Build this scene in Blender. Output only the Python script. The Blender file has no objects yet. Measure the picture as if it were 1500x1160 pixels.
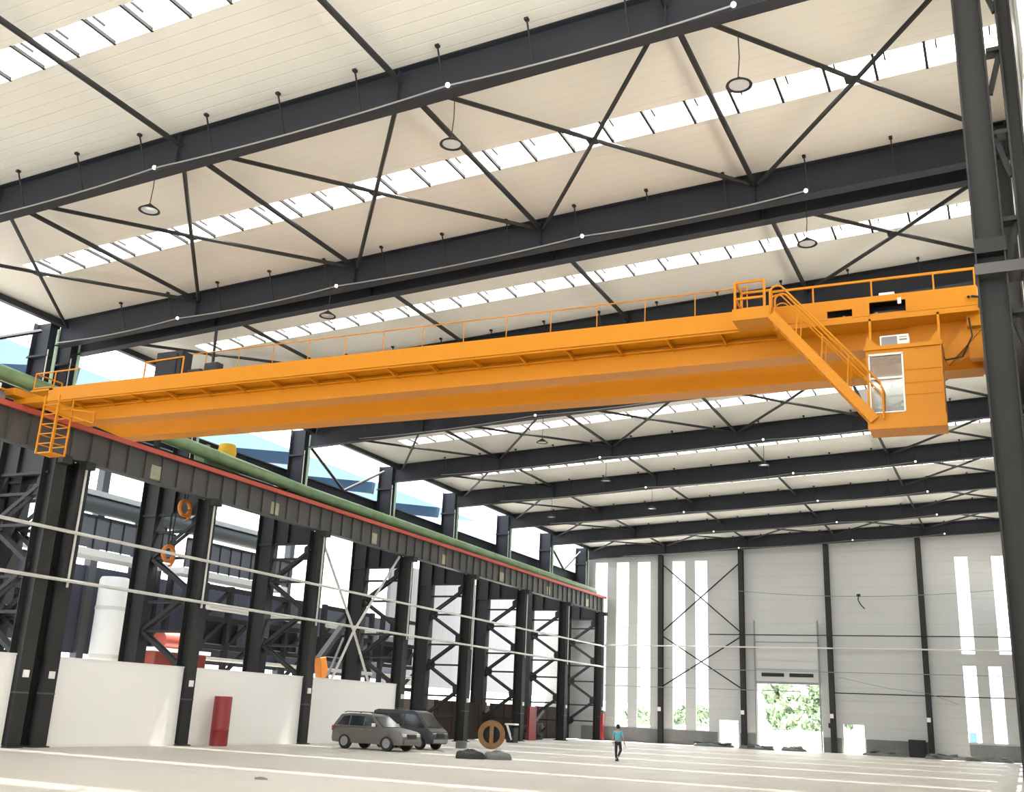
import bpy, bmesh, math, random
from mathutils import Vector, Matrix
random.seed(7)
C = bpy.context.scene.collection
PI = math.pi
V = Vector

# ------------------------------------------------------------------ materials
def nt(m):
    m.use_nodes = True
    return m.node_tree.nodes, m.node_tree.links
def mat(name, rgb, rough=0.5, metal=0.0, var=0.06, scale=3.0, bump=0.0, spec=0.5):
    m = bpy.data.materials.new(name); n, l = nt(m); b = n['Principled BSDF']
    b.inputs['Roughness'].default_value = rough; b.inputs['Metallic'].default_value = metal
    b.inputs['Specular IOR Level'].default_value = spec
    tc = n.new('ShaderNodeTexCoord'); no = n.new('ShaderNodeTexNoise')
    no.inputs['Scale'].default_value = scale; no.inputs['Detail'].default_value = 4
    l.new(tc.outputs['Object'], no.inputs['Vector'])
    mx = n.new('ShaderNodeMix'); mx.data_type = 'RGBA'
    mx.inputs['A'].default_value = (*[c*(1-var) for c in rgb], 1)
    mx.inputs['B'].default_value = (*[min(1, c*(1+var)) for c in rgb], 1)
    l.new(no.outputs['Fac'], mx.inputs['Factor']); l.new(mx.outputs['Result'], b.inputs['Base Color'])
    if bump:
        bp = n.new('ShaderNodeBump'); bp.inputs['Strength'].default_value = bump; bp.inputs['Distance'].default_value = .02
        l.new(no.outputs['Fac'], bp.inputs['Height']); l.new(bp.outputs['Normal'], b.inputs['Normal'])
    return m
def ribbed(name, rgb, axis, pitch, depth=.6, rough=.55, var=.05, line=.86):
    """sheet metal with thin rib lines every `pitch` metres across `axis`"""
    m = mat(name, rgb, rough, 0, var, .35); n, l = nt(m); b = n['Principled BSDF']
    tc = n.new('ShaderNodeTexCoord'); sx = n.new('ShaderNodeSeparateXYZ'); l.new(tc.outputs['Object'], sx.inputs[0])
    d = n.new('ShaderNodeMath'); d.operation = 'DIVIDE'; d.inputs[1].default_value = pitch; l.new(sx.outputs[axis], d.inputs[0])
    f = n.new('ShaderNodeMath'); f.operation = 'FRACT'; l.new(d.outputs[0], f.inputs[0])
    r = n.new('ShaderNodeValToRGB'); r.color_ramp.elements[0].position = 0; r.color_ramp.elements[0].color = (0,0,0,1)
    r.color_ramp.elements[1].position = .06; r.color_ramp.elements[1].color = (1,1,1,1)
    e = r.color_ramp.elements.new(.94); e.color = (1,1,1,1); e = r.color_ramp.elements.new(1); e.color = (0,0,0,1)
    l.new(f.outputs[0], r.inputs[0])
    bp = n.new('ShaderNodeBump'); bp.inputs['Strength'].default_value = depth; bp.inputs['Distance'].default_value = .03
    l.new(r.outputs[0], bp.inputs['Height']); l.new(bp.outputs['Normal'], b.inputs['Normal'])
    old = b.inputs['Base Color'].links[0].from_socket
    mx = n.new('ShaderNodeMix'); mx.data_type = 'RGBA'; mx.blend_type = 'MULTIPLY'; mx.inputs['Factor'].default_value = 1
    r2 = n.new('ShaderNodeMix'); r2.data_type = 'RGBA'; r2.inputs['A'].default_value = (line,line,line,1); r2.inputs['B'].default_value = (1,1,1,1)
    l.new(r.outputs[0], r2.inputs['Factor']); l.new(old, mx.inputs['A']); l.new(r2.outputs['Result'], mx.inputs['B'])
    l.new(mx.outputs['Result'], b.inputs['Base Color'])
    return m
def glass(name, tint=(1,1,1), gloss=.08):
    m = bpy.data.materials.new(name); n, l = nt(m)
    n.remove(n['Principled BSDF']); t = n.new('ShaderNodeBsdfTransparent'); t.inputs[0].default_value = (*tint, 1)
    g = n.new('ShaderNodeBsdfGlossy'); g.inputs['Roughness'].default_value = .05
    x = n.new('ShaderNodeMixShader'); x.inputs[0].default_value = gloss
    l.new(t.outputs[0], x.inputs[1]); l.new(g.outputs[0], x.inputs[2]); l.new(x.outputs[0], n['Material Output'].inputs[0])
    return m
def translucent(name, rgb, clear=.25):
    m = bpy.data.materials.new(name); n, l = nt(m)
    n.remove(n['Principled BSDF']); t = n.new('ShaderNodeBsdfTranslucent'); t.inputs[0].default_value = (*rgb, 1)
    g = n.new('ShaderNodeBsdfTransparent'); x = n.new('ShaderNodeMixShader'); x.inputs[0].default_value = clear
    l.new(t.outputs[0], x.inputs[1]); l.new(g.outputs[0], x.inputs[2]); l.new(x.outputs[0], n['Material Output'].inputs[0])
    return m

M = dict(
 beam=mat('dark_steel_paint', (.031,.033,.041), .55, var=.15, scale=.8, spec=.2),
 column=mat('grey_steel_paint', (.031,.031,.031), .55, var=.2, scale=.9, spec=.2),
 plate=mat('grey_runway_paint', (.075,.073,.070), .5, var=.15, scale=.9),
 orange=mat('orange_paint', (.60,.222,.003), .45, var=.04, spec=.3, scale=.6),
 red=mat('red_paint', (.50,.085,.055), .5, var=.1),
 barrel=mat('barrel_red_paint', (.24,.018,.022), .4, var=.12),
 green=mat('green_pipe_paint', (.22,.34,.17), .5, var=.4, scale=1.2),
 pale_green=mat('pale_green_plastic', (.47,.62,.50), .5),
 white=mat('white_paint', (.82,.81,.78), .5, var=.03),
 conduit=mat('grey_conduit', (.30,.30,.29), .4),
 pipe=mat('pale_pipe_paint', (.62,.61,.57), .4, var=.05),
 cream_wall=ribbed('white_wall_panel', (.88,.87,.85), 1, 1.15, .08, .5, .02, .99),
 liner=ribbed('cream_roof_liner', (.83,.81,.75), 1, .42, .3, .5, .03, .96),
 wall=ribbed('grey_wall_panel', (.52,.525,.515), 2, 1.05, .25, .55, .04, .93),
 rightwall=ribbed('pale_side_panel', (.60,.60,.56), 1, 1.1, .4),
 plinth=mat('grey_concrete', (.17,.17,.17), .85, var=.2, scale=1.5, bump=.2),
 black=mat('black_rubber', (.012,.012,.013), .6),
 darkglass=mat('dark_glass', (.02,.022,.024), .08, var=.02),
 steel=mat('bright_steel', (.6,.6,.6), .35, .9),
 grey=mat('mid_grey_paint', (.24,.245,.25), .5, var=.12),
 suv=mat('grey_metallic_paint', (.135,.13,.12), .32, .35, var=.03),
 van=mat('dark_van_paint', (.065,.068,.075), .35, .3, var=.03),
 chrome=mat('chrome', (.75,.75,.75), .15, 1),
 headlight=mat('headlight_lens', (.6,.62,.64), .1),
 tail=mat('tail_light_red', (.35,.02,.02), .2),
 rust=mat('rusty_board', (.024,.012,.009), .85, var=.45, scale=.7, bump=.3),
 reel=mat('rusty_yellow_steel', (.23,.12,.045), .75, var=.35, scale=4, bump=.3),
 tarp=mat('black_tarp', (.02,.021,.022), .6, var=.4, scale=5, bump=.5),
 tarp2=mat('grey_tarp', (.15,.16,.145), .7, var=.2, scale=5, bump=.5),
 rubble=mat('grey_rubble', (.16,.17,.165), .9, var=.4, scale=3, bump=.5),
 skin=mat('skin', (.42,.25,.17), .6), shirt=mat('blue_shirt', (.13,.42,.55), .8, var=.12, scale=8),
 trouser=mat('dark_trousers', (.022,.022,.026), .8), hair=mat('black_hair', (.012,.011,.010), .6),
 leaf=mat('tree_leaves', (.29,.38,.25), .7, var=.35, scale=.8), bark=mat('bark', (.12,.085,.06), .9),
 ground=mat('pale_ground', (.62,.60,.56), .9, var=.1, scale=.2),
 blue=mat('blue_steel_paint', (.016,.055,.115), .5, var=.15), navy=ribbed('navy_cladding', (.055,.058,.085), 1, 1.2, .4),
 fence=mat('blue_grey_panel', (.13,.14,.165), .5, var=.05), sheet=ribbed('pale_grey_cladding', (.125,.128,.136), 1, 2.0, .35),
 roofsheet=translucent('white_roof_sheet', (.05,.078,.10), .02),
 skylight=translucent('skylight_sheet', (.93,.93,.91), .15),
 pane=glass('window_pane', (.97,.98,.98), .05), carglass=glass('cab_glass', (.85,.88,.88), .12),
 pale_yellow=mat('pale_yellow_plate', (.36,.36,.25), .5, var=.3, scale=3),
 duct=mat('dark_duct', (.085,.09,.09), .5, var=.15),
 machine=mat('red_machine_paint', (.27,.045,.03), .5, var=.3),
 arm=mat('digger_orange', (.62,.20,.03), .5, var=.1), yellow=mat('yellow_cover', (.85,.48,.02), .5),
)
# floor: pale polished concrete, faintly mottled
fm = mat('floor_concrete', (.54,.505,.45), .5, var=.07, scale=.25, spec=.35); M['floor'] = fm
bulb = bpy.data.materials.new('lamp_glow'); n, l = nt(bulb)
n['Principled BSDF'].inputs['Emission Color'].default_value = (1, .97, .9, 1); n['Principled BSDF'].inputs['Emission Strength'].default_value = .8
M['bulb'] = bulb

# ------------------------------------------------------------------ mesh building
class MB:
    def __init__(s): s.v = []; s.f = []
    def add(s, vs, fs):
        o = len(s.v); s.v += [tuple(x) for x in vs]; s.f += [tuple(i+o for i in f) for f in fs]; return s
    def box(s, x0, x1, y0, y1, z0, z1):
        vs = [(x,y,z) for x in (x0,x1) for y in (y0,y1) for z in (z0,z1)]
        return s.add(vs, [(0,1,3,2),(4,6,7,5),(0,4,5,1),(2,3,7,6),(0,2,6,4),(1,5,7,3)])
    def bar(s, p, q, w, h, up=(0,0,1)):
        """rectangular bar from p to q; w across, h along `up`"""
        p = V(p); q = V(q); d = (q-p).normalized(); u = V(up)
        if abs(d.dot(u)) > .98: u = V((1,0,0))
        a = d.cross(u).normalized(); u = a.cross(d).normalized()
        vs = [e + a*i*w/2 + u*j*h/2 for e in (p,q) for i,j in ((-1,-1),(1,-1),(1,1),(-1,1))]
        return s.add(vs, [(3,2,1,0),(4,5,6,7),(0,1,5,4),(1,2,6,5),(2,3,7,6),(3,0,4,7)])
    def tube(s, pts, r, n=8, caps=True):
        pts = [V(p) for p in pts]; rs = r if isinstance(r, (list,tuple)) else [r]*len(pts); o = len(s.v); prev = None
        for i, p in enumerate(pts):
            d = (pts[min(i+1,len(pts)-1)] - pts[max(i-1,0)]).normalized()
            if prev is None:
                a = d.cross(V((0,0,1)) if abs(d.z) < .9 else V((1,0,0))).normalized()
            else: a = (prev - d*prev.dot(d)).normalized()
            prev = a; b = d.cross(a)
            for k in range(n):
                t = 2*PI*k/n; s.v.append(tuple(p + (a*math.cos(t)+b*math.sin(t))*rs[i]))
        for i in range(len(pts)-1):
            for k in range(n):
                k2 = (k+1) % n; s.f.append((o+i*n+k, o+i*n+k2, o+(i+1)*n+k2, o+(i+1)*n+k))
        if caps:
            s.f.append(tuple(o+k for k in reversed(range(n)))); e = o+(len(pts)-1)*n; s.f.append(tuple(e+k for k in range(n)))
        return s
    def lathe(s, prof, c, n=20, axis=2, caps=True):
        """profile [(radius, height)] turned about `axis` through c"""
        o = len(s.v); c = V(c)
        for r, h in prof:
            for k in range(n):
                t = 2*PI*k/n; a, b = r*math.cos(t), r*math.sin(t)
                s.v.append(tuple(c + (V((a,b,h)) if axis == 2 else V((a,h,b)) if axis == 1 else V((h,a,b)))))
        for i in range(len(prof)-1):
            for k in range(n):
                k2 = (k+1) % n; s.f.append((o+i*n+k, o+i*n+k2, o+(i+1)*n+k2, o+(i+1)*n+k))
        if caps and prof[0][0] > 1e-4: s.f.append(tuple(o+k for k in reversed(range(n))))
        if caps and prof[-1][0] > 1e-4: s.f.append(tuple(o+(len(prof)-1)*n+k for k in range(n)))
        return s
    def prism(s, poly, axis, a, b):
        """polygon in the plane across `axis` pushed from a to b; poly coords are the other two axes in order"""
        def P(u, w, t): return (t,u,w) if axis == 0 else (u,t,w) if axis == 1 else (u,w,t)
        n = len(poly); vs = [P(u,w,a) for u,w in poly] + [P(u,w,b) for u,w in poly]
        return s.add(vs, [tuple(range(n)), tuple(range(2*n-1, n-1, -1))] + [(i, i+n, (i+1)%n+n, (i+1)%n) for i in range(n)])
    def build(s, name, m, parent=None, off=None, smooth=False, bevel=0, seg=2):
        me = bpy.data.meshes.new(name)
        vs = s.v if off is None else [(x-off[0], y-off[1], z-off[2]) for x,y,z in s.v]
        me.from_pydata(vs, [], s.f); me.update()
        bm = bmesh.new(); bm.from_mesh(me); bmesh.ops.recalc_face_normals(bm, faces=bm.faces)
        if bevel:
            es = [e for e in bm.edges if len(e.link_faces) == 2 and e.calc_face_angle() > .5]
            bmesh.ops.bevel(bm, geom=es, offset=bevel, segments=seg, affect='EDGES', profile=.6)
        bm.to_mesh(me); bm.free()
        if smooth:
            me.polygons.foreach_set('use_smooth', [True]*len(me.polygons))
            try: me.set_sharp_from_angle(angle=.7)
            except Exception: pass
        o = bpy.data.objects.new(name, me); C.objects.link(o); me.materials.append(m if not isinstance(m, str) else M[m])
        if parent: o.parent = parent
        return o
def tag(o, label, cat, group=None, kind=None):
    o['label'] = label; o['category'] = cat
    if group: o['group'] = group
    if kind: o['kind'] = kind
    return o
def empty(name, loc, label, cat, group=None):
    o = bpy.data.objects.new(name, None); C.objects.link(o); o.location = loc; o.empty_display_size = .2
    return tag(o, label, cat, group)
def struct(o): o['kind'] = 'structure'; return o
def copy_tree(o, parent=None):
    c = o.copy(); C.objects.link(c)
    if parent: c.parent = parent
    for ch in list(o.children): copy_tree(ch, c)
    return c
W = ['first','second','third','fourth','fifth','sixth','seventh','eighth','ninth','tenth','eleventh','twelfth','thirteenth']

# ------------------------------------------------------------------ layout (metres; X across the hall, Y down its length)
def zt(x): return 19.1 + .0418*x          # underside of the roof liner = top of the beams
def zb(x): return 18.0 + .043*x           # underside of the beams
FY = [20.55, 30.05, 39.2, 48.5, 58.2, 67.1, 76.3, 85.05, 93.85]   # frames
YW = 94.6                                  # end wall, inner face
XR = 1.05                                  # right wall, inner face
XE = -36.7                                 # left eave

# ------------------------------------------------------------------ ground, floor, roof, walls
g = MB().box(-160, 160, -60, 420, -.4, -.06).build('ground', 'ground'); struct(g)
fl = MB().box(-37.4, 30, -40, 95.0, -.3, 0).build('floor', 'floor'); struct(fl)

strips = [(-30.0,-28.9), (-21.0,-19.9), (-12.0,-10.9), (-2.9,-1.8), (6.3,7.4), (15.35,16.4), (25.1,26.3), (34.75,35.75), (43.6,44.6), (52.9,54.1), (62.0,63.1), (71.2,72.2), (80.2,81.2), (89.0,90.0)]
XS = -33.3
c = MB()
def slab(x0, x1, y0, y1, m=None):
    (m or c).add([(x,y,zt(x)+d) for x in (x0,x1) for y in (y0,y1) for d in (.02,.14)],
                 [(0,1,3,2),(4,6,7,5),(0,4,5,1),(2,3,7,6),(0,2,6,4),(1,5,7,3)])
edges = [-36.0] + [e for s in strips for e in s] + [95.0]
for i in range(0, len(edges), 2): slab(XE, XR+.4, edges[i], edges[i+1])
for a, b in strips: slab(XE, XS, a, b)
slab(XR+.4, 4.4, -36, 19.5)
ceil = c.build('ceiling', 'liner'); struct(ceil)
for i, (a, b) in enumerate(strips):
    w = MB(); z0, z1 = zt(XS)+.13, zt(XR+.4)+.13
    w.add([(XS-.05,a-.05,z0),(XR+.4,a-.05,z1),(XR+.4,b+.05,z1),(XS-.05,b+.05,z0)], [(0,1,2,3)])
    o = w.build('window_%d' % (i+1), 'skylight'); struct(o)
    bars = MB(); x = -32.6
    while x < XR:
        bars.bar((x,a-.04,zt(x)+.06), (x,b+.04,zt(x)+.06), .07, .10)
        bars.bar((x+.28,a-.04,zt(x)+.09), (x+.28,a+.45,zt(x)+.09), .04, .06)
        x += 1.27
    bars.build('glazing_bars', 'column', o)

def holed_wall(name, m, axis_const, t, u0, u1, w0, w1fn, holes):
    """wall in X-Z at Y = axis_const..+t, split round rectangular holes"""
    us = sorted({u0, u1, *[h[0] for h in holes], *[h[1] for h in holes]}); mb = MB()
    for a, b in zip(us, us[1:]):
        hs = sorted([(h[2], h[3]) for h in holes if h[0] <= a+1e-6 and h[1] >= b-1e-6])
        z = w0
        for h0, h1 in hs + [(None, None)]:
            if h0 is None: za, zb_ = w1fn(a), w1fn(b)
            else: za = zb_ = h0
            if min(za, zb_) > z+1e-4:
                mb.add([(a,axis_const,z),(b,axis_const,z),(b,axis_const,zb_),(a,axis_const,za),
                        (a,axis_const+t,z),(b,axis_const+t,z),(b,axis_const+t,zb_),(a,axis_const+t,za)],
                       [(0,1,2,3),(7,6,5,4),(0,4,5,1),(3,2,6,7),(0,3,7,4),(1,5,6,2)])
            if h1 is not None: z = h1
    return mb.build(name, m)
slit = [(-36.1,-34.9,1.28,16.2), (-33.95,-32.75,1.28,16.2), (-31.85,-30.62,1.28,16.2), (-28.47,-27.3,1.28,16.2), (-26.33,-25.2,1.28,16.2),
        (-4.15,-3.16,8.2,16.1), (-1.34,-.34,8.2,16.1), (-4.15,-3.17,1.36,7.25), (-2.27,-1.32,1.36,7.25), (-.36,.6,1.36,7.25)]
doors = [(-20.85,-15.45,0,5.4), (-24.25,-22.58,0,2.22), (-13.75,-12.08,0,2.3)]
wb = holed_wall('wall_back', 'wall', YW, .2, -41.0, XR+.4, 0, lambda x: zt(x)+.1, slit + doors); struct(wb)
for i, h in enumerate(slit):
    p = MB().box(h[0]-.02, h[1]+.02, YW+.09, YW+.11, h[2]-.02, h[3]+.02).build('window_%d' % (len(strips)+i+1), 'pane'); struct(p)
# plinth along the end wall, broken at the doors
def plinth(i, x0, x1):
    struct(MB().box(x0, x1, YW-.14, YW-.002, 0, 1.2).build('trim_%d' % i, 'plinth'))
for i, (a, b) in enumerate([(-37.2,-24.4), (-22.4,-20.95), (-15.35,-13.9), (-11.95,-7.2), (-4.1,XR)]): plinth(i+1, a, b)
wr = MB()
def wseg(x0, x1, y0, y1, top=None): wr.add([(x,y,z) for x in (x0,x1) for y in (y0,y1) for z in (0,top or zt(x)+.1)], [(0,1,3,2),(4,6,7,5),(0,4,5,1),(2,3,7,6),(0,2,6,4),(1,5,7,3)])
wseg(XR, XR+.2, 19.2, 95, 12.0); wr.box(XR, XR+.2, 19.2, 95, 14.4, zt(XR)+.1)  # high gap in the wall added to let daylight in
for yy in range(20, 96, 5): wr.box(XR+.02, XR+.18, yy-.1, yy+.1, 12.0, 14.4)
p = MB().box(XR+.09, XR+.11, 19.3, 95, 12.0, 14.4).build('window_30', 'pane'); struct(p)  # glazed band added, mostly hidden, to brighten the ceiling
wseg(XR, XR+.2, 94.9, 95); wseg(XR+.2, 4.0, 19.2, 19.4); wseg(4.0, 4.2, -36, 19.4, 11.0)  # unseen near side wall added to block daylight, kept low to admit some
struct(wr.build('wall_right', 'rightwall'))
wl = MB().box(-37.6,-37.4,-36,19.6,0,zt(-37)-.3).build('added_wall_left', 'wall'); struct(wl)  # out-of-view wall added to cut daylight on the near ceiling
# roller door over the big opening
d = MB().box(-20.98,-15.5,YW-.16,YW-.003,5.4,10.65).build('door_1', 'wall'); struct(d)
MB().box(-21.02,-20.9,YW-.26,YW-.16,0,10.8).box(-15.56,-15.44,YW-.26,YW-.16,0,10.8).build('door_rails', 'grey', d)
MB().box(-21,-15.5,YW-.2,YW-.155,5.42,5.6).box(-20.9,-15.56,YW-.19,YW-.155,8.9,8.98).box(-20.9,-15.56,YW-.19,YW-.155,6.6,6.66).build('panel_joints', 'grey', d)
for x0, x1 in ((-20.42,-18.48), (-18.02,-16.0)): MB().box(x0,x1,YW-.2,YW-.155,6.02,6.32).build('louvre', 'black', d)

# ------------------------------------------------------------------ roof beams
def beam_name(i):
    return ['dark grey sloping roof beam nearest the camera, crossing the top of the photo',
     'dark grey roof beam, front one of the twin beams above the orange crane',
     'dark grey roof beam just behind the front twin, above the orange crane',
     'dark roof beam mostly hidden by the crane girder, its top showing at the handrail',
     'dark roof beam just below the crane girder, first one visible under the crane',
     'dark roof beam second one visible under the crane girder, ending beside the cab floor',
     'dark roof beam third one visible under the crane girder, right below the crane cab',
     'dark roof beam fourth one visible under the crane girder',
     'dark roof beam next but one before the end wall, fifth under the crane',
     'dark roof beam lying against the top of the grey end wall'][i]
BY = [FY[0], 30.05, 31.2] + FY[2:]
braceX = [-32.6 + 2.54*k for k in range(13)]
for i, y in enumerate(BY):
    x0, x1 = -36.62, XR-.03
    root = empty('roof_beam', (x0, y, zt(x0)), beam_name(i), 'roof beam', 'sloping steel roof beams across the hall')
    o = root.location
    def sl(f0, f1, ya, yb, name, m='beam'):
        mb = MB(); mb.add([(x,yy,f) for x,f0_,f1_ in ((x0,f0(x0),f1(x0)),(x1,f0(x1),f1(x1))) for yy in (ya,yb) for f in (f0_,f1_)],
            [(0,1,3,2),(4,6,7,5),(0,4,5,1),(2,3,7,6),(0,2,6,4),(1,5,7,3)])
        return mb.build(name, m, root, o)
    sl(lambda x: zb(x)+.03, lambda x: zt(x)-.03, y-.012, y+.012, 'web')
    sl(lambda x: zt(x)-.03, zt, y-.2, y+.2, 'top_flange')
    sl(zb, lambda x: zb(x)+.035, y-.2, y+.2, 'bottom_flange')
    for xs in (-28.9, -21.3, -13.7, -6.3):
        MB().box(xs-.012, xs+.012, y-.17, y-.012, zb(xs)+.03, zt(xs)-.03).build('stiffener', 'beam', root, o)
    if i != 2:
        for xb in braceX:
            if xb < x1-.5:
                m_ = MB(); m_.bar((xb,y-.6,zt(xb)-.0), (xb+.04,y-.2,zb(xb)+.06), .035, .035); m_.box(xb-.05,xb+.05,y-.66,y-.54,zt(xb)-.05,zt(xb)+.02)
                m_.build('fly_brace', 'column', root, o)

# ------------------------------------------------------------------ struts and cross braces under the roof
SX = [-28.9, -21.3, -13.7, -6.3]
BAY = ['bay nearest the camera', 'bay in front of the crane', 'bay over the crane', 'bay hidden behind the crane', 'first bay under the girder',
       'second bay under the girder', 'third bay under the girder', 'fourth bay under the girder', 'last bay before the end wall']
bays = [(11.0, FY[0]), (FY[0], 30.05), (31.2, FY[2])] + [(FY[k], FY[k+1]) for k in range(2, 8)]
POS = ['leftmost','second from left','second from right','rightmost']
for b, (ya, yb) in enumerate(bays):
    for k, x in enumerate(SX):
        z = zt(x)-.35
        t = MB().tube([(x,ya+.02,z),(x,yb-.02,z)], .085, 8).build('roof_strut', 'column', smooth=True)
        tag(t, 'dark tubular roof strut, %s in the %s' % (POS[k], BAY[b]), 'strut', 'tubular struts between the roof beams')
    z = zt(XE+.35)-.16
    t = MB().bar((XE+.35,ya+.02,z),(XE+.35,yb-.02,z), .25, .26).build('eave_beam', 'beam')
    tag(t, 'dark eave beam along the left roof edge in the %s' % BAY[b], 'beam', 'eave beams along the left roof edge')
XC = [-36.3] + SX + [.85]
CELL = ['at the left eave', 'second from left', 'in the middle', 'second from right', 'by the right columns']
for b, (ya, yb) in enumerate(bays):
    cells = range(5) if b in (1, 4, 8) else ((0, 4) if b > 0 else ())
    for k in cells:
        xa, xb = XC[k]+(.30 if k == 0 else .15), XC[k+1]-.15
        if k == 4: xb = 0.75
        root = empty('cross_brace', ((xa+xb)/2, (ya+yb)/2, zt((xa+xb)/2)-.34), 'crossed dark roof brace tubes, %s, %s' % (CELL[k], BAY[b]), 'cross brace', 'crossed brace tubes under the roof')
        o = root.location
        for s in (0, 1):
            A, B = ((xa, ya+.2), (xb, yb-.2)) if s == 0 else ((xb, ya+(.6 if k == 4 else .2)), (xa, yb-.2))
            dz = -.34 if s == 0 else -.40
            mid = ((A[0]+B[0])/2, (A[1]+B[1])/2)
            MB().tube([(A[0],A[1],zt(A[0])+dz), (mid[0]*.5+A[0]*.5,mid[1]*.5+A[1]*.5,zt((mid[0]+A[0])/2)+dz-.02), (*mid,zt(mid[0])+dz-.03),
                       (mid[0]*.5+B[0]*.5,mid[1]*.5+B[1]*.5,zt((mid[0]+B[0])/2)+dz-.02), (B[0],B[1],zt(B[0])+dz)], .07, 6).build('rod', 'column', root, o, smooth=True)
        mx = (xa+xb)/2
        MB().box(mx-.16, mx+.16, (ya+yb)/2-.16, (ya+yb)/2+.16, zt(mx)-.45, zt(mx)-.43).build('gusset_plate', 'column', root, o)

# ------------------------------------------------------------------ conduits with bulbs along the beams, pendant lamps
def conduit(y, xs, label, r=.024):
    root = empty('conduit', (xs[0], y, zb(xs[0])), label, 'conduit', 'pale conduits along the roof beams'); o = root.location
    pts = []
    for a, b in zip(xs, xs[1:]):
        for k in range(8):
            u = k/8; x = a+(b-a)*u; pts.append((x, y-.23, zb(x)+.10-.20*4*u*(1-u)*0.6))
    pts.append((xs[-1], y-.23, zb(xs[-1])+.1))
    MB().tube(pts, r, 6).build('cable_tube', 'conduit', root, o, smooth=True)
    for x in xs[1:]:
        MB().lathe([(.0,-.07),(.05,-.05),(.07,0),(.05,.05),(0,.07)], (x, y-.25, zb(x)+.1), 10).build('bulb', 'bulb', root, o, smooth=True)
conduit(BY[0], [-34,-30.5,-22.0,-12.1,-4.64], 'pale sagging conduit with white bulbs along the nearest roof beam')
conduit(BY[1], [-36.4,-29.7,-22.0,-12.1,-4.7], 'pale sagging conduit with white bulbs along the front twin beam above the crane')
for j, lab in ((4,'first'),(5,'second'),(6,'third'),(7,'fourth'),(8,'fifth'),(9,'sixth')):
    conduit(BY[j], [-33,-22,-12.1,-4.7], 'thin pale conduit with small white bulbs on the %s beam under the crane' % lab, .018)
lamp0 = None
def lamp(x, y, top, drop, label):
    root = empty('pendant_lamp', (x, y, top), label, 'lamp', 'dark ring pendant lamps under the roof'); o = V((x,y,top)); z = top-drop
    MB().tube([(x,y,top),(x+.02,y,top-drop*.5),(x-.02,y,z+.18)], .014, 5).build('cord', 'black', root, o)
    MB().lathe([(.03,.2),(.06,.17),(.30,.0),(.31,-.03),(.26,-.03),(.24,.0),(.05,.14),(0,.15)], (x,y,z), 20).build('lamp_shade', 'black', root, o, smooth=True)
    MB().lathe([(.0,.015),(.235,.01),(.235,-.01),(0,-.02)], (x,y,z), 18).build('diffuser', 'headlight', root, o, smooth=True)
for x, y, zz, lab in ((-21.7,20.1,15.6,'black ring pendant lamp on a cord, leftmost below the nearest roof beam'),
    (-12.03,20.6,16.0,'black ring pendant lamp in the middle below the nearest roof beam'),
    (-4.75,21.2,16.35,'black ring pendant lamp at the right below the nearest roof beam'),
    (-4.8,30.3,16.35,'dark pendant lamp at the right below the twin beams, above the crane landing'),
    (-21.8,29.2,15.7,'dark pendant lamp in the middle of the twin beams, above the crane girder'),
    (-21.6,48.4,15.7,'small dark pendant lamp below the first beam visible under the crane, left'),
    (-12.1,58.0,16.1,'small dark pendant lamp below the second beam under the crane, near the cab'),
    (-21.6,58.0,15.7,'small dark pendant lamp below the second beam under the crane, further left'),
    (-21.6,67.0,15.7,'small dark pendant lamp below the third beam under the crane'),
    (-29.0,67.0,15.4,'small dark pendant lamp near the left end of the third beam under the crane')):
    lamp(x, y-.02, zb(x), zb(x)-zz, lab)

# ------------------------------------------------------------------ left columns
def hcol(mb, x0, x1, y, w, z0, z1, tf=.035, tw=.02):
    mb.box(x0, x0+tf, y-w/2, y+w/2, z0, z1); mb.box(x1-tf, x1, y-w/2, y+w/2, z0, z1); mb.box(x0+tf, x1-tf, y-tw/2, y+tw/2, z0, z1)
    return mb
CY = [29.85, 31.1, 39.15, 48.42, 58.2, 67.05, 76.3, 85.05, 93.75]
CW = [.62, .64, .62, .62, .62, .62, .62, .62, .58]
CLAB = ['dark steel column at far left, front half of the double column',
 'dark steel column, rear half of the double column at the first big white wall',
 'dark laced steel column left of the red barrel', 'dark laced steel column left of the parked SUV, third along the row',
 'dark laced steel column behind the parked cars, where the white walls end', 'dark laced steel column right of the parked van',
 'dark laced steel column behind the rusty reel', 'dark laced steel column, second last before the end wall', 'dark laced steel column at the end wall, last of the left row']
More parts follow.
